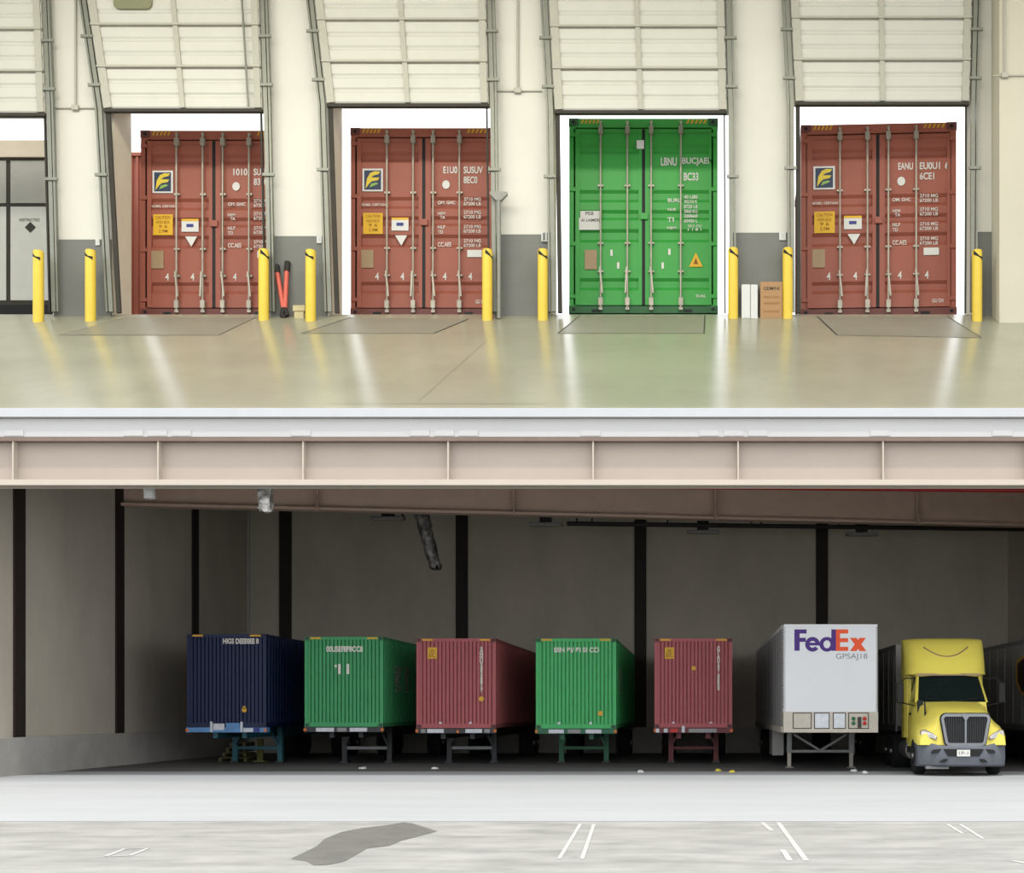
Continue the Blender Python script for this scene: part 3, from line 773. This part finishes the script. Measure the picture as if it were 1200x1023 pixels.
def chassis(cont, zc0, leg, bol, label, plates, leg_h=.11, legpx=1.28):
    x, y = cont.location.x, cont.location.y; W = cont['W']
    r_ = thing('container_chassis', (x, y, 0.012), label, 'trailer chassis', 'chassis under the lower containers')
    zt = zc0 - .012
    B(-W / 2 - .02, W / 2 + .02, -.03, .28, zt - .15, zt - .003).build('front_bolster', bol, r_)
    for sx in (-1, 1):
        B(sx * .45 - .07, sx * .45 + .07, .28, 11.9, zt - .33, zt - .02).build('rail', leg, r_)
        B(sx * .74 - .08, sx * .74 + .08, 2.75, 2.93, .06, zt - .02).build('landing_leg', leg, r_)
        B(sx * .74 - .13, sx * .74 + .13, 2.68, 3.0, .0, .06).build('foot_pad', 'steel_dark', r_)
        MB().bar((sx * .70, 2.7, .62), (sx * .45, 2.7, zt - .1), .08).build('leg_brace', leg, r_)
        MB().lathe([(.03, -.01), (.05, 0), (.05, .01)], (sx * (W / 2 - .02), -.04, zt - .08), 'y', 12).build('marker_lamp', 'lamp_orange', r_)
        for yy_ in (9.3, 10.6): wheel('wheel', r_, (sx * .95, yy_, .5), .5, .5)
    B(-.68, .68, 2.78, 2.9, .44, .54).build('cross_bar', 'steel_grey' if leg == 'steel_dark' else leg, r_)
    B(-W / 2, W / 2, 11.7, 11.95, zt - .15, zt - .003).build('rear_bolster', bol, r_)
    for (a, b, m, zz0, zz1) in plates:
        B(a * W, b * W, -.055, -.028, zt - .14 + zz0, zt - .02 + zz1).build('light_plate', m, r_)
    return r_
zc_ = lambda c: c.location.z
ch1 = chassis(c1, zc_(c1), 'chassis_teal', 'chassis_blue', 'light blue container chassis under the dark blue container',
              [(-.44, -.2, 'chassis_blue', 0, .02), (-.2, -.17, 'lamp_white', 0, .2), (-.16, -.02, 'lamp_white', .06, .14), (.0, .17, 'chassis_blue', .08, .16), (.18, .21, 'lamp_white', 0, .2), (.22, .34, 'lamp_white', 0, .0), (.35, .42, 'ink_blue', 0, .01)])
ch2 = chassis(c2, zc_(c2), 'steel_dark', 'steel_dark', 'dark container chassis under the green container with two white bars', [(-.35, -.12, 'lamp_white', 0, 0), (-.08, .04, 'steel_grey', 0, 0), (.08, .3, 'lamp_white', 0, 0)])
ch3 = chassis(c3, zc_(c3), 'steel_dark', 'steel_dark', 'grey container chassis with landing legs under the maroon container between green ones', [(-.36, -.15, 'lamp_white', 0, 0), (-.44, -.38, 'steel_grey', 0, 0), (.01, .04, 'lamp_orange', 0, -.04), (.12, .33, 'lamp_white', 0, 0), (.36, .43, 'steel_grey', 0, 0)])
ch4 = chassis(c4, zc_(c4), 'chassis_green', 'chassis_green', 'green container chassis with landing legs under the bright green container', [(-.34, -.15, 'lamp_white', 0, 0), (-.1, .06, 'steel_grey', 0, 0), (.12, .32, 'lamp_white', 0, 0)])
ch5 = chassis(c5, zc_(c5), 'chassis_red', 'low_red_dark', 'dark red container chassis under the maroon container beside the white trailer', [(-.48, -.44, 'lamp_white', 0, 0), (-.38, -.33, 'lamp_white', 0, 0), (-.3, -.2, 'lamp_red', 0, 0), (-.15, -.11, 'lamp_white', 0, .08), (-.06, .3, 'steel_grey', 0, 0)])

# pallets and a post in the dark under the blue container
for k in range(4):
    z0 = .012 + k * .17
    r_ = thing('pallet', (X(270 + k * 2, 43), 43.2, z0), ('bottom', 'second', 'third', 'top')[k] + ' pallet of the stack under the blue container', 'pallet', 'pallets under the blue container')
    w = .95 - k * .14
    for q in range(3): B(-w / 2 + q * (w - .1) / 2, -w / 2 + q * (w - .1) / 2 + .1, 0, .9, 0, .1).build('runner', 'pallet', r_)
    for q in range(4): B(-w / 2, w / 2, q * .26, q * .26 + .12, .1, .13).build('deck_board', 'pallet', r_)
r_ = thing('wheel_chock_post', (X(293, 42), 43.0, .012), 'olive yellow post standing under the blue container', 'post')
B(-.09, .09, -.05, .05, .04, .78).build('post', 'olive', r_); B(-.2, .2, -.12, .12, 0, .05).build('foot', 'olive', r_)

# ------------------------------------------------------------------ white trailer with logo
DF = 35.5
tx0, tx1, tzt, tzb = X(918, DF), X(1029, DF), Z(732, DF), Z(858.5, DF)
W = tx1 - tx0; H = tzt - tzb; L = DB - .8 - DF
ft = thing('semi_trailer', ((tx0 + tx1) / 2, DF, .012), 'white box trailer with purple and orange lettering on its nose', 'trailer')
zb0 = tzb - .012; k = DF / F
def ff(px, py): return ((px - 973.5) * k, zb0 + (858.5 - py) * k)
zp = ff(0, 834)[1]
mb = MB().prism([(-W / 2 + .06, 0), (W / 2 - .06, 0), (W / 2, .08), (W / 2, .5), (-W / 2, .5), (-W / 2, .08)], 'z', zp, zb0 + H)
mb.build('nose', 'trailer_white', ft)
B(-W / 2, W / 2, -.02, .5, zb0, zp).build('nose_base', 'trailer_base', ft, bevel=.01)
B(-W / 2, W / 2, .5, L, zb0 + H - .03, zb0 + H).build('roof', 'trailer_side', ft)
B(-W / 2 + .03, W / 2 - .03, .5, L, zb0 + .02, zb0 + .14).build('floor_deck', 'steel_dark', ft)
B(-W / 2 + .02, W / 2 - .02, L - .05, L, zb0, zb0 + H).build('rear_wall', 'trailer_white', ft)
for sx in (-1, 1):
    xo = sx * W / 2
    sw = B(xo - .03 * (sx > 0) , xo + .03 * (sx < 0), .5, L, zb0 + .16, zb0 + H - .03).build('side_wall', 'trailer_side', ft)
    B(xo - .04, xo + .04, .3, L, zb0, zb0 + .16).build('side_rail', 'trailer_base', ft)
    B(xo - .02, xo + .02, .3, L, zb0 + H - .1, zb0 + H + .005).build('top_rail', 'trailer_white', ft)
    mb = MB()
    for q in range(16): mb.box(xo - .008, xo + .008, .6 + q * .95, .64 + q * .95, zb0 + .16, zb0 + H - .1)
    mb.build('side_seams', 'steel_grey', sw)
    mb = MB()
    for q in range(36): mb.box(xo - .02 if sx < 0 else xo - .03, xo + .03 if sx < 0 else xo + .02, .062, .068 if 0 else .075, zp + .1 + q * .065, zp + .13 + q * .065)
    mb.build('rivet_strip', 'ink_dark', ft)
B(-W / 2 + .02, W / 2 - .02, -.01, .1, zb0 + H - .06, zb0 + H + .01).build('nose_cap', 'trailer_white', ft)
for (x0, x1, m) in ((930, 950, 'trailer_base'), (955, 971, 'lamp_white'), (977, 990, 'lamp_white'), (995, 1017, 'trailer_base')):
    a, b = ff(x0, 853), ff(x1, 836)
    MB().box(a[0] - .025, b[0] + .025, -.028, -.02, a[1] - .025, b[1] + .025).build('recess_frame', 'ink_dark', ft)
    B(a[0], b[0], -.034, -.028, a[1], b[1]).build('nose_panel', m, ft)
for px, m in ((1000, 'lamp_green'), (1013, 'lamp_red')):
    for py in (842, 847.5):
        c = ff(px, py); MB().lathe([(.055, 0), (.05, -.05), (.02, -.07)], (c[0], -.034, c[1]), 'y', 14).build('air_coupling', m, ft)
c = ff(1007, 846); MB().box(c[0] - .05, c[0] + .05, -.06, -.03, c[1] - .16, c[1] + .14).build('socket', 'ink_dark', ft)
# landing gear
for sx in (-1, 1):
    x = sx * .93
    B(x - .07, x + .07, 2.95, 3.1, .45, zb0 + .02).build('landing_leg', 'steel_grey', ft)
    B(x - .055, x + .055, 2.97, 3.08, .03, .45).build('leg_inner', 'trailer_base', ft)
    B(x - .12, x + .12, 2.88, 3.18, .0, .035).build('foot_pad', 'steel_grey', ft)
    MB().bar((sx * .8, 3.0, zb0 - .1), (0, 3.0, .52), .07).build('brace', 'steel_grey', ft)
B(-.88, .88, 2.97, 3.06, .46, .54).build('cross_bar', 'steel_grey', ft)
B(-W / 2 + .01, -W / 2 + .05, 5.2, 6.9, .3, zb0 + .02).build('side_skirt', 'trailer_grey', ft); B(W / 2 - .05, W / 2 - .01, 5.2, 6.9, .3, zb0 + .02).build('side_skirt', 'trailer_grey', ft)
B(-W / 2 + .04, -W / 2 + .36, 5.15, 5.2, .3, zb0 + .02).build('side_skirt', 'trailer_grey', ft)
for sx in (-1, 1):
    for y in (12.2, 13.5): wheel('wheel', ft, (sx * 1.0, y, .5), .5, .5)
# the lettering, drawn stroke by stroke
S = 8.571
def zz2(zx, zy): return ff(900 + zx / S, 720 + zy / S)
def rect(mb, x0, y0, x1, y1, y): 
    a, b = zz2(x0, y1), zz2(x1, y0); mb.face([(a[0], y, a[1]), (b[0], y, a[1]), (b[0], y, b[1]), (a[0], y, b[1])])
def strip(mb, outer, inner, y):
    for i in range(len(outer) - 1):
        q = [zz2(*outer[i]), zz2(*outer[i + 1]), zz2(*inner[i + 1]), zz2(*inner[i])]; mb.face([(p[0], y, p[1]) for p in q])
def arc(cx, cy, rx, ry, a0, a1, n=28): return [(cx + rx * math.cos(R(a0 + (a1 - a0) * i / n)), cy - ry * math.sin(R(a0 + (a1 - a0) * i / n))) for i in range(n + 1)]
yl_ = -.004
mb = MB(); rect(mb, 265, 150, 318, 365, yl_); rect(mb, 318, 150, 388, 192, yl_); rect(mb, 318, 234, 380, 276, yl_)
strip(mb, arc(447, 300, 74, 74, 0, 322), arc(447, 300, 33, 34, 0, 322), yl_); rect(mb, 410, 284, 521, 312, yl_ - .0006)
strip(mb, arc(592, 300, 76, 74, 0, 360), arc(592, 300, 35, 40, 0, 360), yl_ - .001); rect(mb, 636, 150, 682, 365, yl_ - .0016)
lg = mb.build('logo_lettering', 'purple', ft)
mb = MB(); rect(mb, 682, 150, 724, 367, yl_); rect(mb, 724, 150, 805, 192, yl_); rect(mb, 724, 238, 805, 279, yl_); rect(mb, 724, 325, 805, 367, yl_)
for (p, q, r2, s2) in (((822, 235), (888, 235), (988, 368), (920, 368)), ((918, 235), (984, 235), (888, 368), (822, 368))):
    mb.face([(zz2(*v)[0], yl_ - (.0006 if p[0] > 900 else 0), zz2(*v)[1]) for v in (p, q, r2, s2)])
mb.build('logo_lettering', 'orange', ft, )
a, b = zz2(682, 462), zz2(998, 392); text('GPSAJ18', ft, 'grey_ink', a[0], b[0], a[1], b[1], yl_, bold=-.004)

# ------------------------------------------------------------------ yellow road tractor
TX, TY = X(1128.6, 33.5), 33.5
tk = thing('truck', (TX, TY, .012), 'yellow road tractor with grey bumper and tall roof fairing', 'truck', rz=-R(1.8))
def mir(h): return [(-x, z) for x, z in h[:0:-1]] + list(h)
st = [(.06, [(0, 1.62), (.45, 1.60), (.60, 1.54), (.69, 1.40), (.78, 1.24), (.95, 1.12), (1.08, 1.02), (1.12, .82)]),
      (.22, [(0, 1.70), (.46, 1.68), (.64, 1.61), (.74, 1.46), (.85, 1.32), (1.02, 1.21), (1.13, 1.08), (1.16, .82)]),
      (.6, [(0, 1.80), (.52, 1.78), (.72, 1.70), (.82, 1.55), (.94, 1.41), (1.08, 1.30), (1.17, 1.14), (1.18, .88)]),
      (1.1, [(0, 1.89), (.6, 1.87), (.80, 1.78), (.89, 1.62), (.98, 1.47), (1.10, 1.34), (1.18, 1.18), (1.19, 1.03)]),
      (1.78, [(0, 1.99), (.7, 1.97), (.90, 1.87), (.96, 1.68), (1.00, 1.48), (1.06, 1.32), (1.12, 1.16), (1.14, .8)])]
rings = [[(x, y, z) for x, z in mir(h)] for y, h in st]
mb = MB().loft(rings)
mb.bm.faces.new([mb.bm.verts.new(Vector(p)) for p in rings[0]])
hood = mb.build('hood', 'cab_yellow', tk, smooth=True)
# bumper
cols = []
for x in [-1.15, -1.14, -1.05, -.85, -.6, -.3, 0, .3, .6, .85, 1.05, 1.14, 1.15]:
    ax = abs(x); yf = -.08 + .42 * (max(0, ax - .45) / .74) ** 2 * 1.0
    zt = .80 if ax < .55 else .80 + .16 * (ax - .55) / .64
    back = yf + .35 if ax < 1.1 else yf + .75
    cols.append([(x, back, zt), (x, yf + .03, zt), (x, yf, zt - .07), (x, yf - .02, .5), (x, yf + .02, .3), (x, yf + .1, .25), (x, back, .25)])
bp = MB().loft(cols, True, True).build('bumper', 'bumper', tk, smooth=True)
def by(x): return -.10 + .42 * (max(0, abs(x) - .45) / .74) ** 2
MB().prism([(-.52, .72), (.52, .72), (.40, .53), (-.40, .53)], 'y', -.115, -.05).build('bumper_intake', 'black', bp)
pt = B(-.18, .16, -.135, -.115, .53, .70).build('licence_plate', 'label_white', bp)
text('1P-1', pt, 'grey_ink', -.13, .11, .57, .66, -.1365)
for sx in (-1, 1):
    MB().prism([(sx * .40, .46), (sx * .53, .46), (sx * .62, .38), (sx * .48, .38)], 'y', by(.5) - .012, by(.5) + .05).build('tow_hook_slot', 'black', bp)
    MB().prism([(sx * .58, .72), (sx * .78, .70), (sx * .84, .62), (sx * .66, .62)], 'y', by(.74) - .05, by(.74) + .06).build('fog_slot', 'grille_dark', bp)
B(-.95, -.35, .1, .4, .19, .27).build('step', 'steel_grey', bp)
# grille
def gshape(e, n=5):
    pts = []
    for (cx, cz, a0) in ((.50, 1.50, 0), (-.50, 1.50, 90), (-.40, .94, 180), (.40, .94, 270)):
        for i in range(n + 1):
            t = R(a0 + 90 * i / n); pts.append((cx + (.12 + e) * math.cos(t), cz + (.12 + e) * math.sin(t)))
    return pts
GXO = .06
def off(pts): return [(x + GXO, z) for x, z in pts]
gs = MB().prism(off(gshape(.045)), 'y', .0, .08).build('grille_surround', 'grille_dark', tk)
o_p, i_p = off(gshape(.02)), off(gshape(-.055))
mb = MB(); mb.loft([[(x, -.03, z) for x, z in o_p], [(x, -.05, z) for x, z in o_p], [(x, -.05, z) for x, z in i_p], [(x, -.0, z) for x, z in i_p], [(x, -.0, z) for x, z in o_p]], True)
gf = mb.build('grille_frame', 'chrome', tk)
mb = MB()
for i in range(-8, 9):
    if i == 0: continue
    x = GXO + i * .062; zl_ = .86 if abs(i) < 7 else .96; 
    mb.box(x - .008, x + .008, -.03, .0, zl_, 1.56)
mb.build('grille_bars', 'steel_dark', tk)
B(GXO - .025, GXO + .025, -.055, 0, .86, 1.56).build('grille_bar', 'chrome', tk)
MB().prism([(GXO - .12, 1.62), (GXO + .12, 1.62), (GXO + .02, 1.47), (GXO - .02, 1.47)], 'y', -.075, -.03).build('emblem', 'chrome', tk)
for sx in (-1, 1):
    pts = [(.66, 1.02), (.70, .95), (1.05, 1.05), (1.10, 1.10), (1.07, 1.21), (.98, 1.23), (.78, 1.13)]
    if sx > 0: pts = [(x + .01, z) for x, z in pts]
    P3 = [(sx * x, (.035 if x < .9 else .05 + (x - .9) * .6), z) for x, z in pts]
    mb = MB(); A_ = [(x, y - .02, z) for x, y, z in P3]; B_ = [(x, y + .1, z) for x, y, z in P3]
    mb.loft([A_, B_], True, True); hl = mb.build('headlight', 'plate_tan', tk)
    cx_ = sum(p[0] for p in A_) / 7; cz_ = sum(p[2] for p in A_) / 7
    q = [(cx_ + (x - cx_) * .9, y - .012, cz_ + (z - cz_) * .8) for x, y, z in A_]
    mb = MB(); mb.loft([q, [(x, y + .02, z) for x, y, z in q]], True, True); mb.build('lens', 'headlamp', hl)
# cab
cab = [(1.7, .98, .75, 1.97), (1.82, .99, .70, 1.97)]
mb = MB()
ring = lambda y, w, zs: [(-w, y, zs[0]), (-w * 1.0, y, zs[1]), (-w * .93, y, zs[2]), (w * .93, y, zs[2]), (w, y, zs[1]), (w, y, zs[0])]
mb.loft([ring(1.72, 1.0, (.75, 1.4, 1.96)), ring(1.9, 1.02, (.7, 1.5, 1.97)), ring(3.3, 1.04, (.7, 1.5, 1.97))], True, True)
cb = mb.build('cab', 'cab_yellow', tk, smooth=True)
# pillars, roof, glass
B(-.90, .90, 2.32, 3.4, 2.66, 2.78).build('cab_roof', 'cab_yellow', tk, bevel=.05)
for sx in (-1, 1):
    MB().loft([[(sx * .93, 1.72, 1.95), (sx * 1.0, 1.8, 1.95), (sx * 1.0, 1.95, 1.95), (sx * .93, 1.88, 1.95)],
               [(sx * .82, 2.33, 2.72), (sx * .88, 2.4, 2.72), (sx * .88, 2.55, 2.72), (sx * .82, 2.48, 2.72)]], True, True).build('windshield_pillar', 'cab_yellow', tk)
    MB().loft([[(sx * .99, 1.93, 1.97), (sx * .99, 2.95, 1.97), (sx * .88, 2.95, 2.68), (sx * .88, 2.5, 2.68)], [(sx * .96, 1.93, 1.97), (sx * .96, 2.95, 1.97), (sx * .85, 2.95, 2.68), (sx * .85, 2.5, 2.68)]], True, True).build('side_window', 'glass', tk)
    B(sx * .985 - .03, sx * .985 + .03, 2.92, 3.4, 1.95, 2.7).build('door_pillar', 'cab_yellow', tk)
    B(sx * 1.035 - .01, sx * 1.035 + .02, 2.5, 2.75, 1.6, 1.66).build('door_handle', 'black', tk)
    B(sx * 1.04 - .04, sx * 1.04 + .04, 1.72, 2.9, .55, .72).build('step', 'steel_dark', tk)
MB().loft([[(-.92, 1.75, 1.96), (0, 1.66, 1.96), (.92, 1.75, 1.96)], [(-.81, 2.36, 2.70), (0, 2.28, 2.70), (.81, 2.36, 2.70)]]).build('windshield', 'glass', tk)
B(-.01, .01, 1.69, 1.72, 1.97, 2.0).build('wiper_mount', 'black', tk)
for sx in (-1, 1): MB().tube([(sx * .15, 1.66, 1.99), (sx * .7, 1.74, 2.06)], .014, 6).build('wiper', 'black', tk)
# cowl left of the hood and the hood mirror arm
B(-.95, -.80, 1.62, 1.76, 1.55, 2.0).build('cowl_vent', 'black', tk)
MB().tube([(-.86, .95, 1.95), (-.85, .85, 1.45), (-.83, .83, 1.33)], .022, 8).tube([(-.84, .9, 1.66), (-.6, .8, 1.50)], .022, 8).box(-.88, -.76, .79, .85, 1.28, 1.36).build('hood_mirror', 'black', tk)
# roof fairing and sleeper
prof = [(2.22, 2.74), (2.30, 2.86), (2.42, 3.08), (2.60, 3.34), (2.84, 3.58), (3.0, 3.72), (3.2, 3.79), (3.75, 3.8)]
cols = []
for x in [-1.13, -1.12, -1.09, -1.0, -.8, -.5, -.2, 0, .2, .5, .8, 1.0, 1.09, 1.12, 1.13]:
    ax = abs(x); dy = .5 * (ax / 1.13) ** 9 + .14 * (ax / 1.13) ** 2; dz = .03 * (ax / 1.13) ** 4
    cols.append([(x, min(y + dy * max(0, (3.75 - y) / 1.5), 3.75), z - dz * (z - 2.74)) for y, z in prof] + [(x, 3.75, 2.74)])
MB().loft(cols, True, True).build('roof_fairing', 'cab_yellow', tk, smooth=True)
arcp = []
for i in range(19):
    x = -.62 + 1.24 * i / 18; z = 3.24 + .28 * (x / .62) ** 2
    y = 2.0
    for j in range(len(prof) - 1):
        if prof[j][1] <= z <= prof[j + 1][1]:
            t = (z - prof[j][1]) / (prof[j + 1][1] - prof[j][1]); y = prof[j][0] + t * (prof[j + 1][0] - prof[j][0])
    y += .14 * (abs(x) / 1.13) ** 2 * max(0, (3.75 - y) / 1.5)
    arcp.append((x, y + .012, z))
MB().tube(arcp, .026, 6).build('fairing_crease', 'plate_tan', tk)
B(-.88, .88, 2.24, 2.5, 2.70, 2.76).build('visor', 'plate_tan', tk)
slp = [(-1.06, 3.05), (-1.12, 3.2), (-1.12, 3.74), (1.12, 3.74), (1.12, 3.2), (1.06, 3.05)]
mb = MB().loft([[(x, y, .95) for x, y in slp], [(x, y, 2.76) for x, y in slp]], True, True)
mb.build('sleeper', 'cab_yellow', tk)
for sx in (-1, 1):
    x = sx * 1.40
    mr = B(x - .09, x + .09, 1.85, 2.0, 1.93, 2.5).build('mirror', 'black', tk, bevel=.03)
    MB().tube([(sx * .95, 2.2, 2.62), (x - sx * .15, 1.98, 2.62), (x, 1.93, 2.48)], .018, 6).build('mirror_arm', 'black', mr)
    MB().tube([(sx * 1.0, 1.95, 1.86), (x, 1.93, 1.95)], .018, 6).build('mirror_arm', 'black', mr)
    wheel('wheel', tk, (sx * 1.0, 1.12, .5), .5, .3)
    for y in (5.35, 6.65): wheel('wheel', tk, (sx * .95, y, .5), .5, .52)
    B(sx * .42 - .05, sx * .42 + .05, .6, 7.2, .62, .86).build('frame_rail', 'steel_dark', tk)
    MB().lathe([(.001, 0), (.29, .02), (.29, 1.5), (.001, 1.52)], (sx * .82, 2.95, .6), 'y', 20).build('fuel_tank', 'wheel_steel', tk, smooth=True)
B(-.9, .9, 1.02, 1.22, .42, .54).build('axle', 'steel_dark', tk)
B(-.9, .9, .35, 1.7, .6, .95).build('engine', 'black', tk)
B(-.5, .5, 5.2, 6.4, .88, 1.02).build('fifth_wheel', 'steel_dark', tk)

# trailers coupled behind and beside the tractor
def box_trailer(x0, x1, y0, y1, zb, zt, m, label):
    r_ = thing('semi_trailer', ((x0 + x1) / 2, y0, .012), label, 'trailer'); W = x1 - x0; L = y1 - y0
    B(-W / 2, W / 2, 0, L, zb + .14, zt).build('body', m, r_, bevel=.03)
    for sx in (-1, 1):
        xo = sx * W / 2
        B(xo - .03, xo + .03, .0, L, zb, zb + .2).build('side_rail', 'steel_grey', r_); B(xo - .02, xo + .02, .02, L, zt - .12, zt + .01).build('top_rail', 'steel_grey', r_)
        B(xo - .025, xo + .025, -.02, .22, zb + .1, zt).build('corner_post', 'trailer_grey', r_)
        mb = MB()
        for q in range(int(L / 1.1)): mb.box(xo - .012, xo + .012, .5 + q * 1.1, .55 + q * 1.1, zb + .2, zt - .12)
        mb.build('side_seams', 'steel_grey', r_)
        for y in (L - 3.2, L - 1.9): wheel('wheel', r_, (sx * (W / 2 - .35), y, .5), .5, .5)
        B(sx * .42 - .05, sx * .42 + .05, 3.6, L - .4, zb - .25, zb + .14).build('frame_rail', 'steel_dark', r_)
    B(-W / 2 + .04, W / 2 - .04, .0, L, zb + .02, zb + .15).build('floor_deck', 'steel_dark', r_)
    return r_
box_trailer(6.12, 8.05, 38.95, DB - .7, 1.1, Z(757, 39.6), 'trailer_grey', 'grey box trailer coupled behind the yellow tractor')
rt = box_trailer(10.3, 12.5, 36.6, DB - .7, 1.1, Z(752, 41.0), 'trailer_grey', 'grey box trailer with a dark shield emblem at the right edge')
# shield emblem on its long side
D0, D1_ = 10.3 * F / (1222 - CX), 10.3 * F / (1191 - CX)
yc, zc2 = (D0 + D1_) / 2 - 36.6, Z(794, 40.3)
def shield(k): return [(yc + u * k * (D1_ - D0) / 2, zc2 + v * k * .72) for u, v in ((-1, .75), (-.5, .95), (0, 1), (.5, .95), (1, .75), (1, -.2), (.6, -.72), (0, -1), (-.6, -.72), (-1, -.2))]
e = MB().prism(shield(1), 'x', -1.1 - .016, -1.1).build('shield_emblem', 'gold_logo', rt)
MB().prism(shield(.84), 'x', -1.1 - .022, -1.1 - .014).build('shield_field', 'brown_logo', e)

# ------------------------------------------------------------------ marks and litter on the ground
o = MB()
pts = [G(x, y, .016 if y < 963 else .004) for x, y in ((341, 1006), (356, 999), (372, 991), (380, 983), (400, 975), (425, 970), (452, 967), (473, 963.5), (484, 965), (500, 970), (512, 974), (490, 980), (470, 985), (456, 991), (430, 994), (418, 1001), (404, 1009), (386, 1013), (368, 1014), (360, 1009))]
o.face(pts); o = o.build('water_stain', 'stain'); tag(o, 'long dark wet stain on the grey apron', 'stain')
def mark(name, label, segs, w=.07, grp=None):
    mb = MB()
    for (a, b) in segs:
        p, q = G(*a), G(*b); d = (q - p).normalized(); s = Vector((d.y, -d.x, 0)) * w / 2
        mb.face([p + s + Vector((0, 0, .005)), p - s + Vector((0, 0, .005)), q - s + Vector((0, 0, .005)), q + s + Vector((0, 0, .005))])
    return tag(mb.build(name, 'paint'), label, 'painted mark', grp)
mark('road_marking', 'small white painted slanted box on the apron left of the stain', [((123, 1004), (152, 1003)), ((152, 1003), (174, 994)), ((174, 994), (146, 995)), ((146, 995), (123, 1004))], .05)
mark('road_marking', 'pair of thin white lines on the apron right of the wet stain', [((680, 966), (655, 1007)), ((696, 966), (682, 1007)), ((670, 1004), (678, 1004))], .05)
mark('road_marking', 'pair of white lines on the apron below the big white trailer', [((893, 964), (905, 974)), ((912, 964), (945, 1009)), ((917, 996), (926, 1009))], .07)
mark('road_marking', 'pair of thin white lines on the apron below the yellow tractor', [((1110, 966), (1128, 977)), ((1125, 966), (1152, 983))], .05)
mark('road_marking', 'short white line on the apron at the right edge', [((1187, 1009), (1204, 1012))], .08)
for k, (px, py, m, lb) in enumerate(((842, 903.5, 'litter_yellow', 'yellow scrap on the ground below the maroon container by the white trailer'), (858, 905, 'litter_yellow', 'pale yellow scrap on the ground left of the white trailer legs'),
                                     (509, 901, 'litter_white', 'white scrap on the ground before the maroon container'), (425, 901, 'litter_white', 'white scrap on the ground before the green container with white bars'),
                                     (1000, 904, 'litter_white', 'white scrap on the ground right of the white trailer legs'), (1014, 906, 'litter_white', 'white scrap on the ground left of the tractor wheels'),
                                     (751, 905, 'litter_white', 'tiny white scrap on the ground between the green and maroon containers'))):
    p = G(px, py, .012)
    ring = [Vector((.11 * random.uniform(.6, 1.3) * math.cos(t), .16 * random.uniform(.6, 1.2) * math.sin(t), 0)) for t in [i * math.pi / 4 for i in range(8)]]
    mb = MB().loft([ring, [Vector((v.x * .7, v.y * .7, .04 + random.uniform(0, .03))) for v in ring]], True, True)
    o = mb.build('paper_scrap', m, loc=p); tag(o, lb, 'litter', 'scraps on the ground')

# ------------------------------------------------------------------ light
w = bpy.data.worlds.new('sky'); bpy.context.scene.world = w; w.use_nodes = True
bg = w.node_tree.nodes['Background']; bg.inputs[0].default_value = (.95, .975, 1, 1); bg.inputs[1].default_value = 2.0
sl = bpy.data.lights.new('sun', 'SUN'); sl.energy = 2.4; sl.angle = R(4); sl.color = (1, .98, .95)
so = bpy.data.objects.new('sun', sl); C.objects.link(so); so.rotation_euler = (R(22), R(2), 0); so.location = (0, 0, 60)
for i, (x, e) in enumerate(((-20, 900), (-12, 800), (-4, 640), (4, 460), (11, 240))):  # unseen fill lights added to brighten the upper wall, weaker to the right
    al = bpy.data.lights.new('upper_fill', 'AREA'); al.shape = 'RECTANGLE'; al.size = 6; al.size_y = 1.2; al.energy = e; al.color = (1, .96, .84)
    ao = bpy.data.objects.new('upper_fill', al); C.objects.link(ao); ao.location = (x, 31.5, RZ - .2); ao.rotation_euler = (R(25), 0, 0)

# ------------------------------------------------------------------ camera
cam = bpy.data.cameras.new('camera'); co_ = bpy.data.objects.new('camera', cam); C.objects.link(co_)
co_.location = (0, 0, EYE); co_.rotation_euler = (R(90), 0, 0)
cam.sensor_width = 36; cam.sensor_fit = 'HORIZONTAL'; cam.lens = 36 * F / 1200
cam.shift_x = (600 - CX) / 1200; cam.shift_y = (CY - 511.5) / 1200
cam.clip_end = 500
sc = bpy.context.scene; sc.camera = co_
sc.view_settings.view_transform = 'Standard'; sc.view_settings.look = 'None'; sc.view_settings.gamma = 1; sc.view_settings.use_curve_mapping = False
sc.view_settings.exposure = .32
